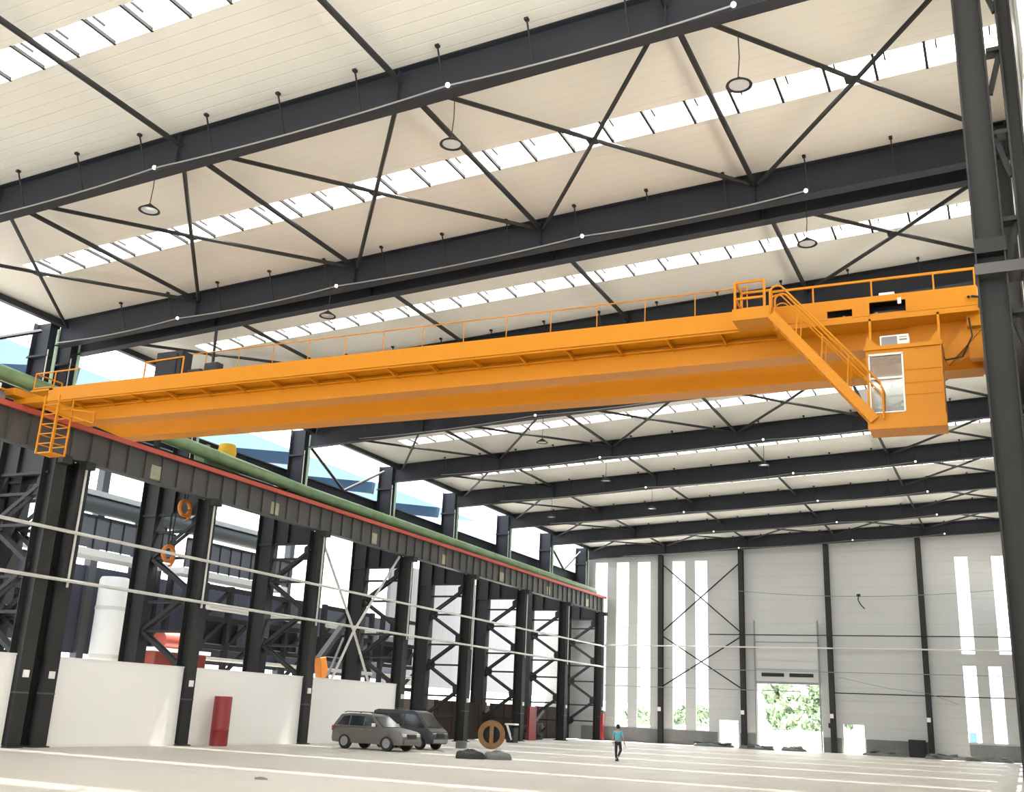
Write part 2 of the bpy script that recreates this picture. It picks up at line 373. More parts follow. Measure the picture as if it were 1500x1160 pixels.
for i, (y, w) in enumerate(zip(CY, CW)):
    root = empty('steel_column', (-35.3, y, 0), CLAB[i], 'column', 'laced crane columns along the left side'); o = root.location
    hcol(MB(), -35.67, -34.93, y, w, .04, 11.45).build('inner_leg', 'column', root, o)
    hcol(MB(), -39.35, -38.25, y, w, .04, 12.6).build('outer_leg', 'column', root, o)
    hcol(MB(), -37.78, -36.72, y, .5, 12.6, zt(-37)-.02 if i == 1 else zt(-37)-.02).build('upper_post', 'beam', root, o)
    MB().box(-37.85,-36.66,y-.3,y+.3,15.9,15.96).box(-37.8,-36.7,y-.28,y-.1,15.96,16.0).build('post_splice', 'beam', root, o)
    MB().box(-39.4,-35.6,y-.02,y+.02,10.75,12.6).box(-39.4,-35.4,y-.3,y+.3,12.56,12.64).box(-39.4,-35.5,y-.12,y+.12,10.7,10.82).box(-37.3,-37.26,y-.2,y+.2,10.8,12.6).build('head_plate', 'column', root, o)
    MB().box(-35.8,-34.8,y-w/2-.06,y+w/2+.06,0,.05).build('base_plate', 'column', root, o)
    MB().box(-39.5,-38.1,y-w/2-.06,y+w/2+.06,0,.05).build('base_plate', 'column', root, o)
    MB().box(-34.93,-34.6,y-.25,y+.25,11.1,11.42).build('bracket', 'column', root, o)
    MB().box(-35.2,-34.92,y-w/2-.012,y+w/2+.012,2.0,2.06).build('splice_joint', 'plate', root, o)
    if i != 0 or True:
        zi = [3.45, 6.95, 10.4]; zo = [1.6, 5.1, 8.6]; seq = []
        for a, b in zip(zo, zi): seq += [('o', a), ('i', b)]
        seq = [('i', .3)] + seq + [('o', 10.9)] if False else seq
        for (k1, z1), (k2, z2) in zip(seq, seq[1:]):
            xa = -38.3 if k1 == 'o' else -35.6; xb = -38.3 if k2 == 'o' else -35.6
            MB().bar((xa,y-.16,z1),(xb,y-.16,z2),.06,.17).bar((xa,y+.16,z1),(xb,y+.16,z2),.06,.17).build('lacing_bar', 'column', root, o)
        for z in zo + [3.0, 6.5, 9.9]:
            MB().bar((-38.3,y,z),(-35.6,y,z),.2,.12).build('tie_bar', 'column', root, o)
        for z in zo:
            MB().prism([(-38.27,z-.45),(-38.27,z+.45),(-37.7,z+.16),(-37.7,z-.16)],1,y-.02,y+.02).build('gusset_plate', 'column', root, o)
        for z in zi:
            MB().prism([(-35.64,z-.45),(-35.64,z+.45),(-36.15,z+.16),(-36.15,z-.16)],1,y-.02,y+.02).build('gusset_plate', 'column', root, o)
    if i in (1,2,3,4,5,6,7):
        MB().tube([(-34.88,y+.05,11.2),(-34.88,y+.02,6.2)], .05, 8).build('conduit', 'pipe', root, o, smooth=True)
    # pale green downpipe on the upper post
    MB().tube([(-36.6,y+.12,17.2),(-36.6,y+.12,14.9),(-36.58,y+.1,13.5)], [.075,.075,.06], 8).build('downpipe', 'pale_green', root, o, smooth=True)
    MB().tube([(-36.68,y-.2,16.2),(-36.66,y-.2,13.2)], .03, 6).build('cable_tube', 'pipe', root, o)
    sb = MB().box(-34.93,-34.85,y-.12,y+.12,2.6,2.88).box(-34.85,-34.83,y-.09,y+.09,2.64,2.78).build('switch_box', 'white'); 
    tag(sb, 'small white switch box on the %s' % CLAB[i].split(',')[0].replace('dark ', '', 1) if i > 1 else ['small white switch box on the front half of the double column', 'small white switch box on the rear half of the double column'][i], 'box', 'white switch boxes on the left columns')
LAB7 = {5:'right of the parked van', 7:'second last before the end wall', 8:'at the end wall'}

# wall bracing between upper posts and light cross tubes between columns
def side_brace(pts, r, name, label, m='column'):
    root = empty(name, pts[0][0], label, 'brace'); o = root.location
    for p, q in pts: MB().tube([p, q], r, 8).build('rod', m, root, o, smooth=True)
for y0, y1, lab in ((21.0,29.6,'V-shaped dark brace in the open gallery at the left edge of the photo'), (48.9,57.8,'V-shaped dark brace in the open gallery above the green pipe'), (85.4,93.4,'V-shaped dark brace in the gallery next to the end wall')):
    m_ = (y0+y1)/2
    side_brace([((-37.3,y0,17.1),(-37.3,m_,14.9)), ((-37.3,m_,14.9),(-37.3,y1,17.1))], .09, 'side_brace', lab)
side_brace([((-35.48,48.9,11.35),(-35.48,53.1,6.3)), ((-35.48,53.1,6.3),(-35.48,57.6,.0)), ((-35.48,57.6,11.35),(-35.48,53.1,6.3)), ((-35.48,53.1,6.3),(-35.48,49.0,.0))], .075, 'cross_brace', 'pale crossed tubes between the columns above the white wall by the cars', 'pipe')
gb = MB().bar((-38.1,20,14.55),(-38.1,94.4,14.55),.3,1.0).bar((-38.0,20,15.08),(-38.0,94.4,15.08),.5,.06).build('wall_girder', 'beam'); tag(gb, 'dark long girder behind the green pipe along the open gallery', 'girder')

# ------------------------------------------------------------------ runway beam (left), conductor bar, green pipe, white pipes
root = empty('runway_beam', (-35.3, 24, 11.45), 'dark grey crane runway beam with upright ribs on the left columns', 'runway beam'); o = root.location
Y0, Y1 = 23.5, 94.4
MB().box(-35.18,-35.14,Y0,Y1,11.5,12.75).build('web', 'plate', root, o)
MB().box(-35.62,-34.93,Y0,Y1,12.75,12.80).build('top_flange', 'plate', root, o)
MB().box(-35.5,-35.06,Y0,Y1,11.45,11.5).build('bottom_flange', 'plate', root, o)
MB().box(-35.35,-35.25,Y0,Y1,12.80,12.90).build('rail', 'rust', root, o)
y = Y0+.5
while y < Y1:
    MB().box(-35.14,-35.04,y-.02,y+.02,11.5,12.75).build('stiffener', 'plate', root, o); y += 1.055
for yy in (35.3,44.1,53.9,62.9,72.0,81.0,90.0): MB().box(-35.14,-35.11,yy-.33,yy+.33,11.6,12.25).build('pale_plate', 'pale_yellow', root, o)  # thin pale yellow plates at intervals along the web
cb = MB().box(-34.99,-34.86,Y0,Y1,12.72,12.93).build('conductor_bar', 'red', root, o); cb['label'] = 'red conductor bar along the beam edge'
for yy, s in ((31.5,.3),(39.9,.4),(44.5,.35),(49.0,.42),(57.5,.4),(66.5,.3)):
    pass
gp = empty('pipe', (-36.0, 24, 13.6), 'thick green pipe lying along the crane runway beam', 'pipe'); o = gp.location
pts = [(-36.0, yy, 14.32-.67*min(1,max(0,(yy-26)/22)) - .006*max(0,yy-48)) for yy in [20+2*k for k in range(38)]]
MB().tube(pts, .32, 14).build('pipe_run', 'green', gp, o, smooth=True)
for k in range(2, 37, 4):
    p = pts[k]; MB().tube([(p[0],p[1]-.06,p[2]+.006),(p[0],p[1]+.06,p[2])], .34, 14).build('pipe_collar', 'green', gp, o, smooth=True)
for k in range(3, 37, 5):
    p = pts[k]; MB().box(p[0]-.12,p[0]+.12,p[1]-.1,p[1]+.1,13.0,p[2]-.25).build('pipe_support', 'column', gp, o)
for k, yy in enumerate((46.0,47.0,49.3,50.4,53.8,58.9,60.3,61.2,62.6,70.5,72.4,79.5,81.0)):
    s = .2+.14*random.random(); zz = 14.32-.67*min(1,max(0,(yy-26)/22)) - .006*max(0,yy-48)
    mb = MB().box(-36.66,-36.40,yy-s*1.3,yy+s*1.3,13.0,zz+.30+.3*s)
    q = mb.build('foam_block', 'white', bevel=.05); tag(q, 'white packing lump standing behind the green pipe in the open gallery', 'packing', 'white packing lumps behind the green pipe')
tr = MB().box(-36.69,-35.66,24,94.3,12.92,13.0).build('gallery_deck', 'column'); kp = MB().box(-36.38,-36.35,24,94.3,13.0,13.48).build('kick_plate', 'column'); tag(kp, 'dark upright plate behind the green pipe along the gallery', 'plate'); tag(tr, 'dark deck plate behind the green pipe along the gallery', 'deck')
for z, lab, x in ((7.78+.64,'upper pale pipe','' ), (6.45,'lower pale pipe','')):
    p = MB().tube([(-34.7, 20, z), (-34.7, 93.9, z-.12 if z > 7 else z)], .07, 8).build('pipe', 'pipe', smooth=True)
    tag(p, '%s running across the front of all the left columns' % lab, 'pipe')

# ------------------------------------------------------------------ low white walls, barrel
for i, (ya, yb, lab) in enumerate(((22.0,29.5,'low white panel wall at the far left edge of the photo'), (31.46,38.84,'low white panel wall between the double column and the red barrel column'),
        (39.5,48.1,'low white panel wall behind the red barrel'), (48.76,57.85,'low white panel wall behind the parked SUV'))):
    root = empty('partition_wall', (-35.2, (ya+yb)/2, 0), lab, 'wall', 'low white partition walls'); o = root.location
    MB().box(-35.28,-35.16,ya,yb,0,3.42).build('panel', 'cream_wall', root, o)
    MB().box(-35.31,-35.13,ya,yb,3.42,3.48).build('cap_strip', 'white', root, o)
    MB().box(-35.3,-35.13,ya,yb,0,.1).build('base_strip', 'white', root, o)
root = empty('barrel', (-34.75, 41.0, 0), 'tall red steel barrel in front of the white wall', 'barrel'); o = root.location
MB().lathe([(.40,0),(.42,.02),(.42,.7),(.43,.72),(.42,.74),(.42,2.2),(.40,2.24),(.36,2.24),(.36,2.2),(0,2.2)], (-34.45,41.0,0), 24).build('drum', 'barrel', root, o, smooth=True)
MB().lathe([(.425,.70),(.44,.72),(.425,.74)], (-34.45,41.0,0), 24).build('hoop', 'barrel', root, o, smooth=True)

# ------------------------------------------------------------------ right columns
RY = [20.6] + FY[1:]
RL = ['big dark steel column at the right edge of the photo, nearest the camera', 'dark steel column behind the nearest right column, beside the crane end', 'dark steel column third along the right side']
for i, y in enumerate(RY):
    root = empty('steel_column', (.2, y, 0), RL[i] if i < 3 else 'dark steel column %s along the right side, mostly hidden behind nearer columns' % W[i], 'column', 'steel columns along the right side'); o = root.location
    top = zt(.2)-.02
    if i == 0:
        mb = hcol(MB(), -.1, .45, y, .5, .04, top); mb.build('inner_leg', 'column', root, o)
        MB().box(-.1,.47,y-.27,y+.27,10.95,11.25).build('bracket', 'column', root, o); MB().box(-.12,1.0,y-.3,y+.3,10.5,10.72).build('bracket', 'plate', root, o)
    else:
        hcol(MB(), -.1, .45, y, .5, .04, 10.5).build('inner_leg', 'column', root, o)
        hcol(MB(), .47, .98, y, .45, 10.4, top).build('upper_post', 'column', root, o)
        MB().box(-.1,.98,y-.3,y+.3,10.38,10.5).build('bracket', 'plate', root, o)
    hcol(MB(), .70, .98, y, .4, .04, top if i == 0 else 10.38).build('outer_leg', 'column', root, o)
    MB().box(-.2,1.0,y-.35,y+.35,0,.05).build('base_plate', 'column', root, o)
    z = 1.2; s = 0
    while z < (17.5 if i == 0 else 9.5):
        MB().bar((.46,y,z if s else z+.9),(.7,y,z+.9 if s else z),.1,.1).build('lacing_bar', 'column', root, o)
        MB().bar((.46,y,z+.95),(.7,y,z+.95),.3,.09).build('tie_bar', 'column', root, o); z += 1.9; s = 1-s
rb = empty('runway_beam', (.2, 21.4, 10.5), 'dark crane runway beam on the right columns, hidden behind the nearest column', 'runway beam'); o = rb.location
MB().box(.18,.22,21.2,94.2,10.55,11.55).build('web', 'plate', rb, o); MB().box(.02,.38,21.2,94.2,11.55,11.6).build('top_flange', 'plate', rb, o)
MB().box(.02,.38,21.2,94.2,10.5,10.55).build('bottom_flange', 'plate', rb, o); MB().box(.16,.24,21.2,94.2,11.6,11.68).build('rail', 'steel', rb, o)

# ------------------------------------------------------------------ end wall posts, braces, rails
PX = [-29.5, -22.0, -14.5, -6.92]
PL = ['dark wind post on the end wall, leftmost of the four', 'dark wind post on the end wall left of the big door', 'dark wind post on the end wall right of the big door', 'dark wind post on the end wall, rightmost of the four']
for i, x in enumerate(PX):
    root = empty('wall_post', (x, YW-.4, 0), PL[i], 'post', 'wind posts on the end wall'); o = root.location
    mb = MB(); y0 = YW-.55; y1 = YW-.16
    mb.box(x-.22,x+.22,y0,y0+.03,.03,zb(x)); mb.box(x-.22,x+.22,y1-.03,y1,.03,zb(x)); mb.box(x-.015,x+.015,y0+.03,y1-.03,.03,zb(x)); mb.build('post', 'column', root, o)
    MB().box(x-.3,x+.3,y0-.05,y1,0,.03).build('base_plate', 'column', root, o)
    b = MB().box(x-.2,x+.08,y0-.1,y0,2.75,3.1).build('switch_box', 'white'); tag(b, 'small white switch box on the %s' % ['leftmost end wall post', 'end wall post left of the big door', 'end wall post right of the big door', 'rightmost end wall post'][i], 'box', 'white switch boxes on the end wall posts')
for z0, z1, lab in ((9.8,15.8,'upper crossed dark rods over the slit windows, between the two left wind posts'), (4.95,9.3,'lower crossed dark rods over the slit windows, between the two left wind posts')):
    root = empty('cross_brace', (-25.75, YW-.36, z0), lab, 'cross brace'); o = root.location
    for a, b in ((z0,z1), (z1,z0)):
        MB().bar((-29.25,YW-.33-(.06 if a < b else 0),a),(-22.2,YW-.33-(.06 if a < b else 0),b),.07,.11).build('rod', 'column', root, o)
def girt(x0, x1, z, m, label, r=.035, sag=0, cat='rail', name='wall_rail'):
    pts = [(x0+(x1-x0)*k/16, YW-.62, z-sag*4*(k/16)*(1-k/16)) for k in range(17)]
    t = MB().tube(pts, r, 6).build(name, m, smooth=True); return tag(t, label, cat)
girt(-24.9,-.2,9.52,'black','thin dark rail across the right of the end wall above the pale pipe',.05)
girt(-34.8,-.2,8.45,'pipe','pale thin pipe across the end wall above the big door louvres',.07,0,'pipe','pipe')
girt(-34.8,-.2,6.48,'grey','thin grey rail across the end wall level with the door louvres',.035)
girt(-34.8,-15.6,4.82,'grey','thin dark rail across the left end wall at door-head height',.035)
girt(-14.3,-.2,4.8,'black','thin dark rail across the right end wall at door-head height',.05)
girt(-22.2,-.2,13.35,'grey','thin sagging cable high across the right half of the end wall',.03,.55,'cable','cable')
root = MB().tube([(-11.9,YW-.66,12.85),(-11.95,YW-.66,12.5),(-11.75,YW-.66,12.1),(-11.45,YW-.66,11.75)], .05, 6).box(-12.05,-11.75,YW-.7,YW-.58,12.8,13.0).build('cable', 'black'); tag(root, 'short loose black cable hanging from the sagging wire on the end wall', 'cable')
c_ = MB().tube([(-13.9,YW-.68,6.1),(-12.2,YW-.68,5.75),(-10,YW-.68,5.3),(-6.95,YW-.68,5.0),(-4.6,YW-.68,4.2)], .02, 5).build('cable', 'grey'); tag(c_, 'thin loose cable drooping down the right part of the end wall', 'cable')
sk = MB().box(-14.95,-14.78,YW-.1,YW,1.95,2.35).build('switch_box', 'black'); tag(sk, 'small black socket box on the wall right of the big door', 'box')
bin_ = MB().box(-4.1,-3.55,YW+.4,YW+1.0,0,2.1).build('barrel', 'shirt', bevel=.05); tag(bin_, 'bright blue tank standing outside the right lower slit window', 'tank')

# ------------------------------------------------------------------ overhead crane
CR = V((-8.0, 28.0, 12.0))
crane = empty('overhead_crane', CR, 'long orange double-girder overhead crane spanning the hall', 'crane')
crane.rotation_euler = (0, math.radians(.57), 0)
def cp(mb, name, m='orange', parent=None, **k): return mb.build(name, m, parent or crane, CR, **k)
def girder(ya, yb):
    mb = MB(); mb.prism([(-33.6,12.45),(-31.9,11.82),(-.2,11.82),(-.2,12.95),(-33.6,12.95)], 1, ya, yb)
    mb.prism([(-33.6,12.40),(-31.9,11.77),(-.2,11.77),(-.2,11.82),(-31.9,11.82),(-33.6,12.45)], 1, ya-.07, yb+.07)
    mb.box(-34.4,-.15,ya-.05,yb+.05,12.95,13.0)
    return mb
g1 = cp(girder(27.55,28.15), 'girder'); g1['label'] = 'front girder'
g2 = cp(girder(29.95,30.6), 'girder'); g2['label'] = 'rear girder'
for gy in (27.85,30.27): cp(MB().box(-34,-.3,gy-.04,gy+.04,13.0,13.1), 'rail', 'steel', g1 if gy < 29 else g2)
# walkway
wk = cp(MB().box(-32.4,-.2,26.75,27.55,12.44,12.48), 'walkway')
fc = MB(); fc.box(-32.6,-3.81,26.70,26.75,12.42,12.95); fc.box(-3.17,-2.74,26.70,26.75,12.42,12.95); fc.box(-1.85,-.15,26.70,26.75,12.42,12.95)
fc.box(-3.81,-3.17,26.70,26.75,12.66,12.95); fc.box(-2.74,-1.85,26.70,26.75,12.78,12.95); fc.box(-3.81,-3.17,26.70,26.75,12.36,12.42); fc.box(-2.74,-1.85,26.7,26.75,12.36,12.42)
cp(fc, 'fascia', 'orange', wk)
cp(MB().box(-32.4,-5.1,27.40,27.55,12.28,12.32).box(-32.4,-5.1,26.76,26.82,12.36,12.44), 'edge_angle', 'orange', wk)
x = -31.4
while x < -5.2:
    cp(MB().bar((x,26.75,12.40),(x,27.52,12.30),.05,.12), 'bracket', 'orange', wk); x += 1.545
ld = cp(MB().box(-5.2,-.15,26.66,27.55,12.28,12.36).box(-5.2,-.15,26.62,26.68,12.24,12.38), 'ledge')
for x0, x1, z0, z1 in ((-3.5,-3.3,12.46,12.62), (-2.68,-1.95,12.40,12.62)):
    e = cp(MB().box(x0,x1,26.95,27.4,z0,z1), 'control_box', 'darkglass', bevel=.02)
    cp(MB().box(x0+.06,x0+.12,26.93,26.95,z0+.04,z1-.04), 'switch_panel', 'grey', e)
cp(MB().box(-3.9,-1.8,27.42,27.46,12.40,12.95).box(-3.9,-1.8,26.8,27.46,12.90,12.95), 'back_plate', 'black')
lt = cp(MB().box(-2.5,-2.12,26.8,26.95,12.97,13.06), 'light_fixture', 'white', bevel=.01)
cp(MB().box(-2.04,-1.95,26.66,26.7,12.66,12.82), 'warning_tag', 'white')
# handrails
k_ = cp(MB().box(-27.5,-26.3,26.85,27.4,12.48,13.9).box(-27.3,-26.5,26.82,26.85,12.7,13.8), 'electric_cabinet', 'beam', bevel=.02)
cp(MB().bar((-27.9,26.76,13.55),(-26.1,26.76,13.6),.04,.05).bar((-26.1,26.76,12.95),(-26.1,26.76,13.6),.04,.05).bar((-27.9,26.76,12.95),(-27.9,26.76,13.55),.04,.05), 'cabinet_rail')
cp(MB().box(-26.0,-25.4,26.9,27.3,12.48,13.15).box(-25.3,-24.7,26.95,27.3,12.48,13.35), 'motor', 'tarp', bevel=.05)
hr = cp(MB().tube([(-27.9,28.1,14.22),(-6.2,28.1,14.22)], .02, 6), 'handrail')
x = -27.86
while x < -6.2:
    cp(MB().tube([(x,28.1,12.98),(x,28.1,14.22)], .016, 6), 'post', 'orange', hr); x += 1.545
hr = cp(MB().bar((-5.25,26.75,13.42),(-.18,26.75,13.42),.05,.06), 'handrail')
for x in (-5.25,-4.16,-2.67,-1.16,-.2): cp(MB().bar((x,26.75,12.95),(x,26.75,13.42),.04,.04), 'post', 'orange', hr)
hr = cp(MB().tube([(-33.5,26.75,13.60),(-31.2,26.75,13.62)], .03, 6).tube([(-33.5,26.75,13.6),(-33.5,28.0,13.6)], .03, 6).tube([(-33.5,26.75,13.0),(-32.5,26.75,13.0)], .03, 6), 'handrail')
for p, q in (((-33.5,26.75,12.9),(-33.5,26.75,13.6)), ((-32.45,26.75,12.9),(-32.45,26.75,13.6)), ((-33.5,28,12.95),(-33.5,28,13.6))): cp(MB().tube([p,q], .03, 6), 'post', 'orange', hr)
cp(MB().box(-33.6,-32.4,26.7,28.0,12.86,12.93), 'end_platform')
# landing with gate frame
gt = cp(MB().box(-6.1,-5.1,25.75,26.7,12.30,12.36).box(-6.1,-5.1,25.72,25.78,12.30,12.62), 'landing')
for x in (-6.05,-5.27):
    for yy in (25.85,26.6): cp(MB().bar((x,yy,12.36),(x,yy,13.42),.06,.06), 'post', 'orange', gt)
for z in (13.42,12.95):
    cp(MB().bar((-6.05,25.85,z),(-5.27,25.85,z),.05,.06).bar((-6.05,25.85,z),(-6.05,26.6,z),.05,.06).bar((-6.05,26.6,z),(-5.27,26.6,z),.05,.06), 'rail', 'orange', gt)
# stairway down to the cab
A, B = V((-5.05,0,12.33)), V((-2.62,0,9.32))
st = cp(MB().bar((A.x,25.62,A.z),(B.x,25.62,B.z),.04,.24).bar((A.x,26.22,A.z),(B.x,26.22,B.z),.04,.24), 'stairway')
for k in range(1, 13):
    p = A.lerp(B, k/13); cp(MB().box(p.x-.12,p.x+.12,25.62,26.22,p.z-.015,p.z+.015), 'tread', 'orange', st)
for yy in (25.62, 26.22):
    h = V((0,0,.62)); a = A+V((.0,0,.5)); b = B+V((.15,0,.95))
    for dz, rr in ((0,.028), (-.26,.02)):
        pts = [V((A.x-.02,yy,A.z+.15+dz*.3))]
        for t in range(6):
            th = PI - t*PI/7; pts.append(V((a.x+.16+.18*math.cos(th), yy, a.z+.12+dz+.16*math.sin(th))))
        pts += [V((b.x,yy,b.z+dz)), V((b.x+.06,yy,b.z+dz-.18)), V((b.x+.06,yy,B.z))]
        cp(MB().tube(pts, rr, 6), 'handrail', 'orange', st, smooth=True)
    for t in (.25,.5,.75):
        p = A.lerp(B, t); q = a.lerp(b, t); cp(MB().tube([(p.x,yy,p.z),(p.x+.05,yy,q.z+.1)], .02, 6), 'post', 'orange', st)
# cab: floor, walls with openings, roof rim, glass
cx0, cx1, cy0, cy1, cz0, cz1 = -2.78, -1.03, 25.75, 26.55, 9.10, 11.12
cab = cp(MB().box(cx0,cx1,cy0,cy1,cz0,cz0+.10).box(cx0-.02,cx1+.02,cy0-.03,cy0,cz0,cz0+.30), 'cab'); cab['label'] = 'orange driver cab'
wx0, wx1, wz0, wz1 = -2.70, -1.94, 9.52, 11.0
w_ = MB().box(cx0,wx0,cy0,cy0+.04,cz0,cz1).box(wx0,wx1,cy0,cy0+.04,cz0,wz0).box(wx0,wx1,cy0,cy0+.04,wz1,cz1).box(wx1,cx1,cy0,cy0+.04,cz0,cz1)
w_.box(cx1-.04,cx1,cy0+.04,cy1,cz0+.1,cz0+.9).box(cx1-.04,cx1,cy0+.04,cy0+.25,cz0+.9,cz1).box(cx1-.04,cx1,cy1-.2,cy1,cz0+.9,cz1)
w_.box(cx0,cx0+.06,cy1-.06,cy1,cz0+.1,cz1).box(cx1-.1,cx1-.04,cy1-.06,cy1,cz0+.1,cz1).box(cx0,cx1,cy1-.04,cy1,cz0+.1,cz0+.35).box(cx0,cx1,cy1-.04,cy1,cz1-.12,cz1)
w_.box(cx0,cx0+.06,cy0+.04,cy0+.2,cz0+.1,cz1)
cp(w_, 'cab_wall', 'orange', cab)
cp(MB().box(cx1-.86,cx1-.02,cy0-.02,cy0,9.92,9.96).box(cx1-.86,cx1-.02,cy0-.02,cy0,10.22,10.25).box(cx1-.03,cx1+.0,cy0-.03,cy0,cz0+.3,cz1).box(cx1-.86,cx1-.02,cy0-.02,cy0,10.55,10.57), 'panel_rib', 'orange', cab)
cp(MB().box(cx0-.05,cx1+.03,cy0-.06,cy1+.03,cz1,cz1+.10).prism([(cx0+.0,cz1+.1),(cx0+.05,cz1+.36),(cx0+.12,cz1+.3),(cx0+.3,cz1+.1)],1,cy0-.05,cy0-.01).prism([(cx1,cz1+.1),(cx1-.02,cz1+.4),(cx1-.08,cz1+.36),(cx1-.26,cz1+.1)],1,cy0-.05,cy0-.01), 'cab_roof', 'orange', cab)
wf = cp(MB().box(wx0-.02,wx1+.03,cy0-.03,cy0,wz1-.03,wz1+.02).box(wx1-.01,wx1+.03,cy0-.03,cy0,wz0,wz1).box(wx0-.02,wx0+.01,cy0-.03,cy0,wz0,wz1).box(wx0,wx1,cy0-.03,cy0,10.36,10.41).box(wx0,wx1,cy0-.03,cy0,wz0-.02,wz0+.01), 'window_frame', 'white', cab)
cp(MB().box(wx0,wx1,cy0+.015,cy0+.02,wz0,wz1), 'pane', 'carglass', wf)
cp(MB().box(cx0+.06,cx1-.1,cy1-.025,cy1-.02,cz0+.35,cz1-.12), 'rear_pane', 'carglass', cab)
cp(MB().box(-1.75,-1.3,25.95,26.35,9.2,9.6).box(-1.72,-1.33,26.35,26.45,9.6,10.2), 'seat', 'black', cab, bevel=.03)
cp(MB().box(-1.95,-1.8,26.0,26.3,9.2,9.9), 'control_box', 'grey', cab)
for x in (-2.74,-1.10): cp(MB().box(x-.03,x+.03,26.62,26.68,cz1+.1,12.3).bar((x,26.5,cz1+.1),(x,26.72,12.3),.06,.06), 'hanger', 'orange', cab)
# end carriages
ec = cp(MB().box(-.46,.30,27.0,31.2,11.98,12.72), 'end_carriage', bevel=.02); ec['label'] = 'right end carriage'
for yy in (27.4,30.8): cp(MB().lathe([(.0,-.07),(.26,-.07),(.26,.07),(0,.07)], (.24,yy,11.90), 16, 0), 'wheel', 'grey', ec)
cp(MB().prism([(-.95,11.06),(-.13,11.95),(-.13,12.4),(-.3,12.4),(-1.05,11.35)], 1, 27.2, 27.3).prism([(-1.9,11.85),(-.95,11.05),(-.12,11.5),(-.12,12.3),(-1.9,12.3)], 1, 27.40, 27.44), 'gusset_plate', 'orange', ec)
cp(MB().box(-.45,-.13,27.25,27.5,11.2,12.35), 'stop_plate', 'orange', ec)
cp(MB().tube([(-.3,26.6,12.62),(-.12,26.6,12.58),(-.13,26.6,12.3)], .035, 6).tube([(-.4,27.0,12.2),(-.35,26.95,11.7),(-.6,26.9,11.15),(-1.0,26.9,11.1),(-1.05,26.9,11.2)], .022, 6).lathe([(0,-.05),(.05,0),(0,.05)], (-.36,26.62,12.62), 8), 'cable', 'black', ec, smooth=True)
ec = cp(MB().box(-35.5,-34.85,27.0,31.6,12.95,13.25).box(-35.5,-33.2,27.5,28.2,12.72,12.95).box(-35.5,-33.2,29.95,30.6,12.72,12.95), 'end_carriage', bevel=.02); ec['label'] = 'left end carriage'
for yy in (26.7,31.2): cp(MB().lathe([(.0,-.07),(.22,-.07),(.22,.07),(0,.07)], (-35.3,yy,12.86), 16, 0), 'wheel', 'grey', ec)
cp(MB().tube([(-35.0,27.0,13.05),(-35.0,25.4,13.12)], .05, 8).lathe([(0,-.1),(.10,-.08),(.10,.08),(0,.1)], (-35.0,25.5,13.10), 10), 'buffer', 'orange', ec, smooth=True)
cp(MB().lathe([(.0,-.14),(.13,-.1),(.13,.1),(0,.14)], (-34.85,26.2,13.1), 12), 'roller', 'white', ec, smooth=True)
# ladder cage at the left end
lx0, lx1, ly0, ly1, lz0, lz1 = -31.98, -31.25, 26.12, 26.78, 10.20, 12.42
lc = cp(MB().box(lx0,lx1,ly0,ly1,lz0,lz0+.05), 'ladder_cage')
for x in (lx0,lx1):
    for yy in (ly0,ly1): cp(MB().bar((x,yy,lz0),(x,yy,lz1),.055,.055), 'post', 'orange', lc)
for k in range(1, 6):
    z = lz0+.37*k
    cp(MB().bar((lx0,ly0,z),(lx1,ly0,z),.03,.035).bar((lx0,ly0,z),(lx0,ly1,z),.03,.035).bar((lx0,ly1,z),(lx1,ly1,z),.03,.035).bar((lx1,ly0,z),(lx1,ly1,z),.03,.035), 'rung', 'orange', lc)
cp(MB().bar((-31.25,26.75,11.75),(-30.2,26.9,11.45),.05,.05).bar((-30.2,26.9,11.45),(-30.2,26.9,11.85),.05,.05).bar((-31.25,26.75,12.0),(-30.2,26.9,11.85),.05,.05), 'side_frame', 'orange', lc)
# air conditioner on the cab roof
acr = crane.location
ac = empty('air_conditioner', (-2.12, 26.2, 11.16), 'white air conditioner unit standing on the roof of the orange crane cab', 'air conditioner'); o = ac.location
MB().box(-2.46,-1.78,26.0,26.35,11.165,11.52).build('casing', 'white', ac, o, bevel=.015)
MB().box(-2.42,-2.05,25.985,26.0,11.20,11.48).build('grille', 'grey', ac, o)
MB().box(-2.0,-1.82,25.99,26.0,11.36,11.40).box(-2.0,-1.82,25.99,26.0,11.44,11.46).build('vent', 'grey', ac, o)

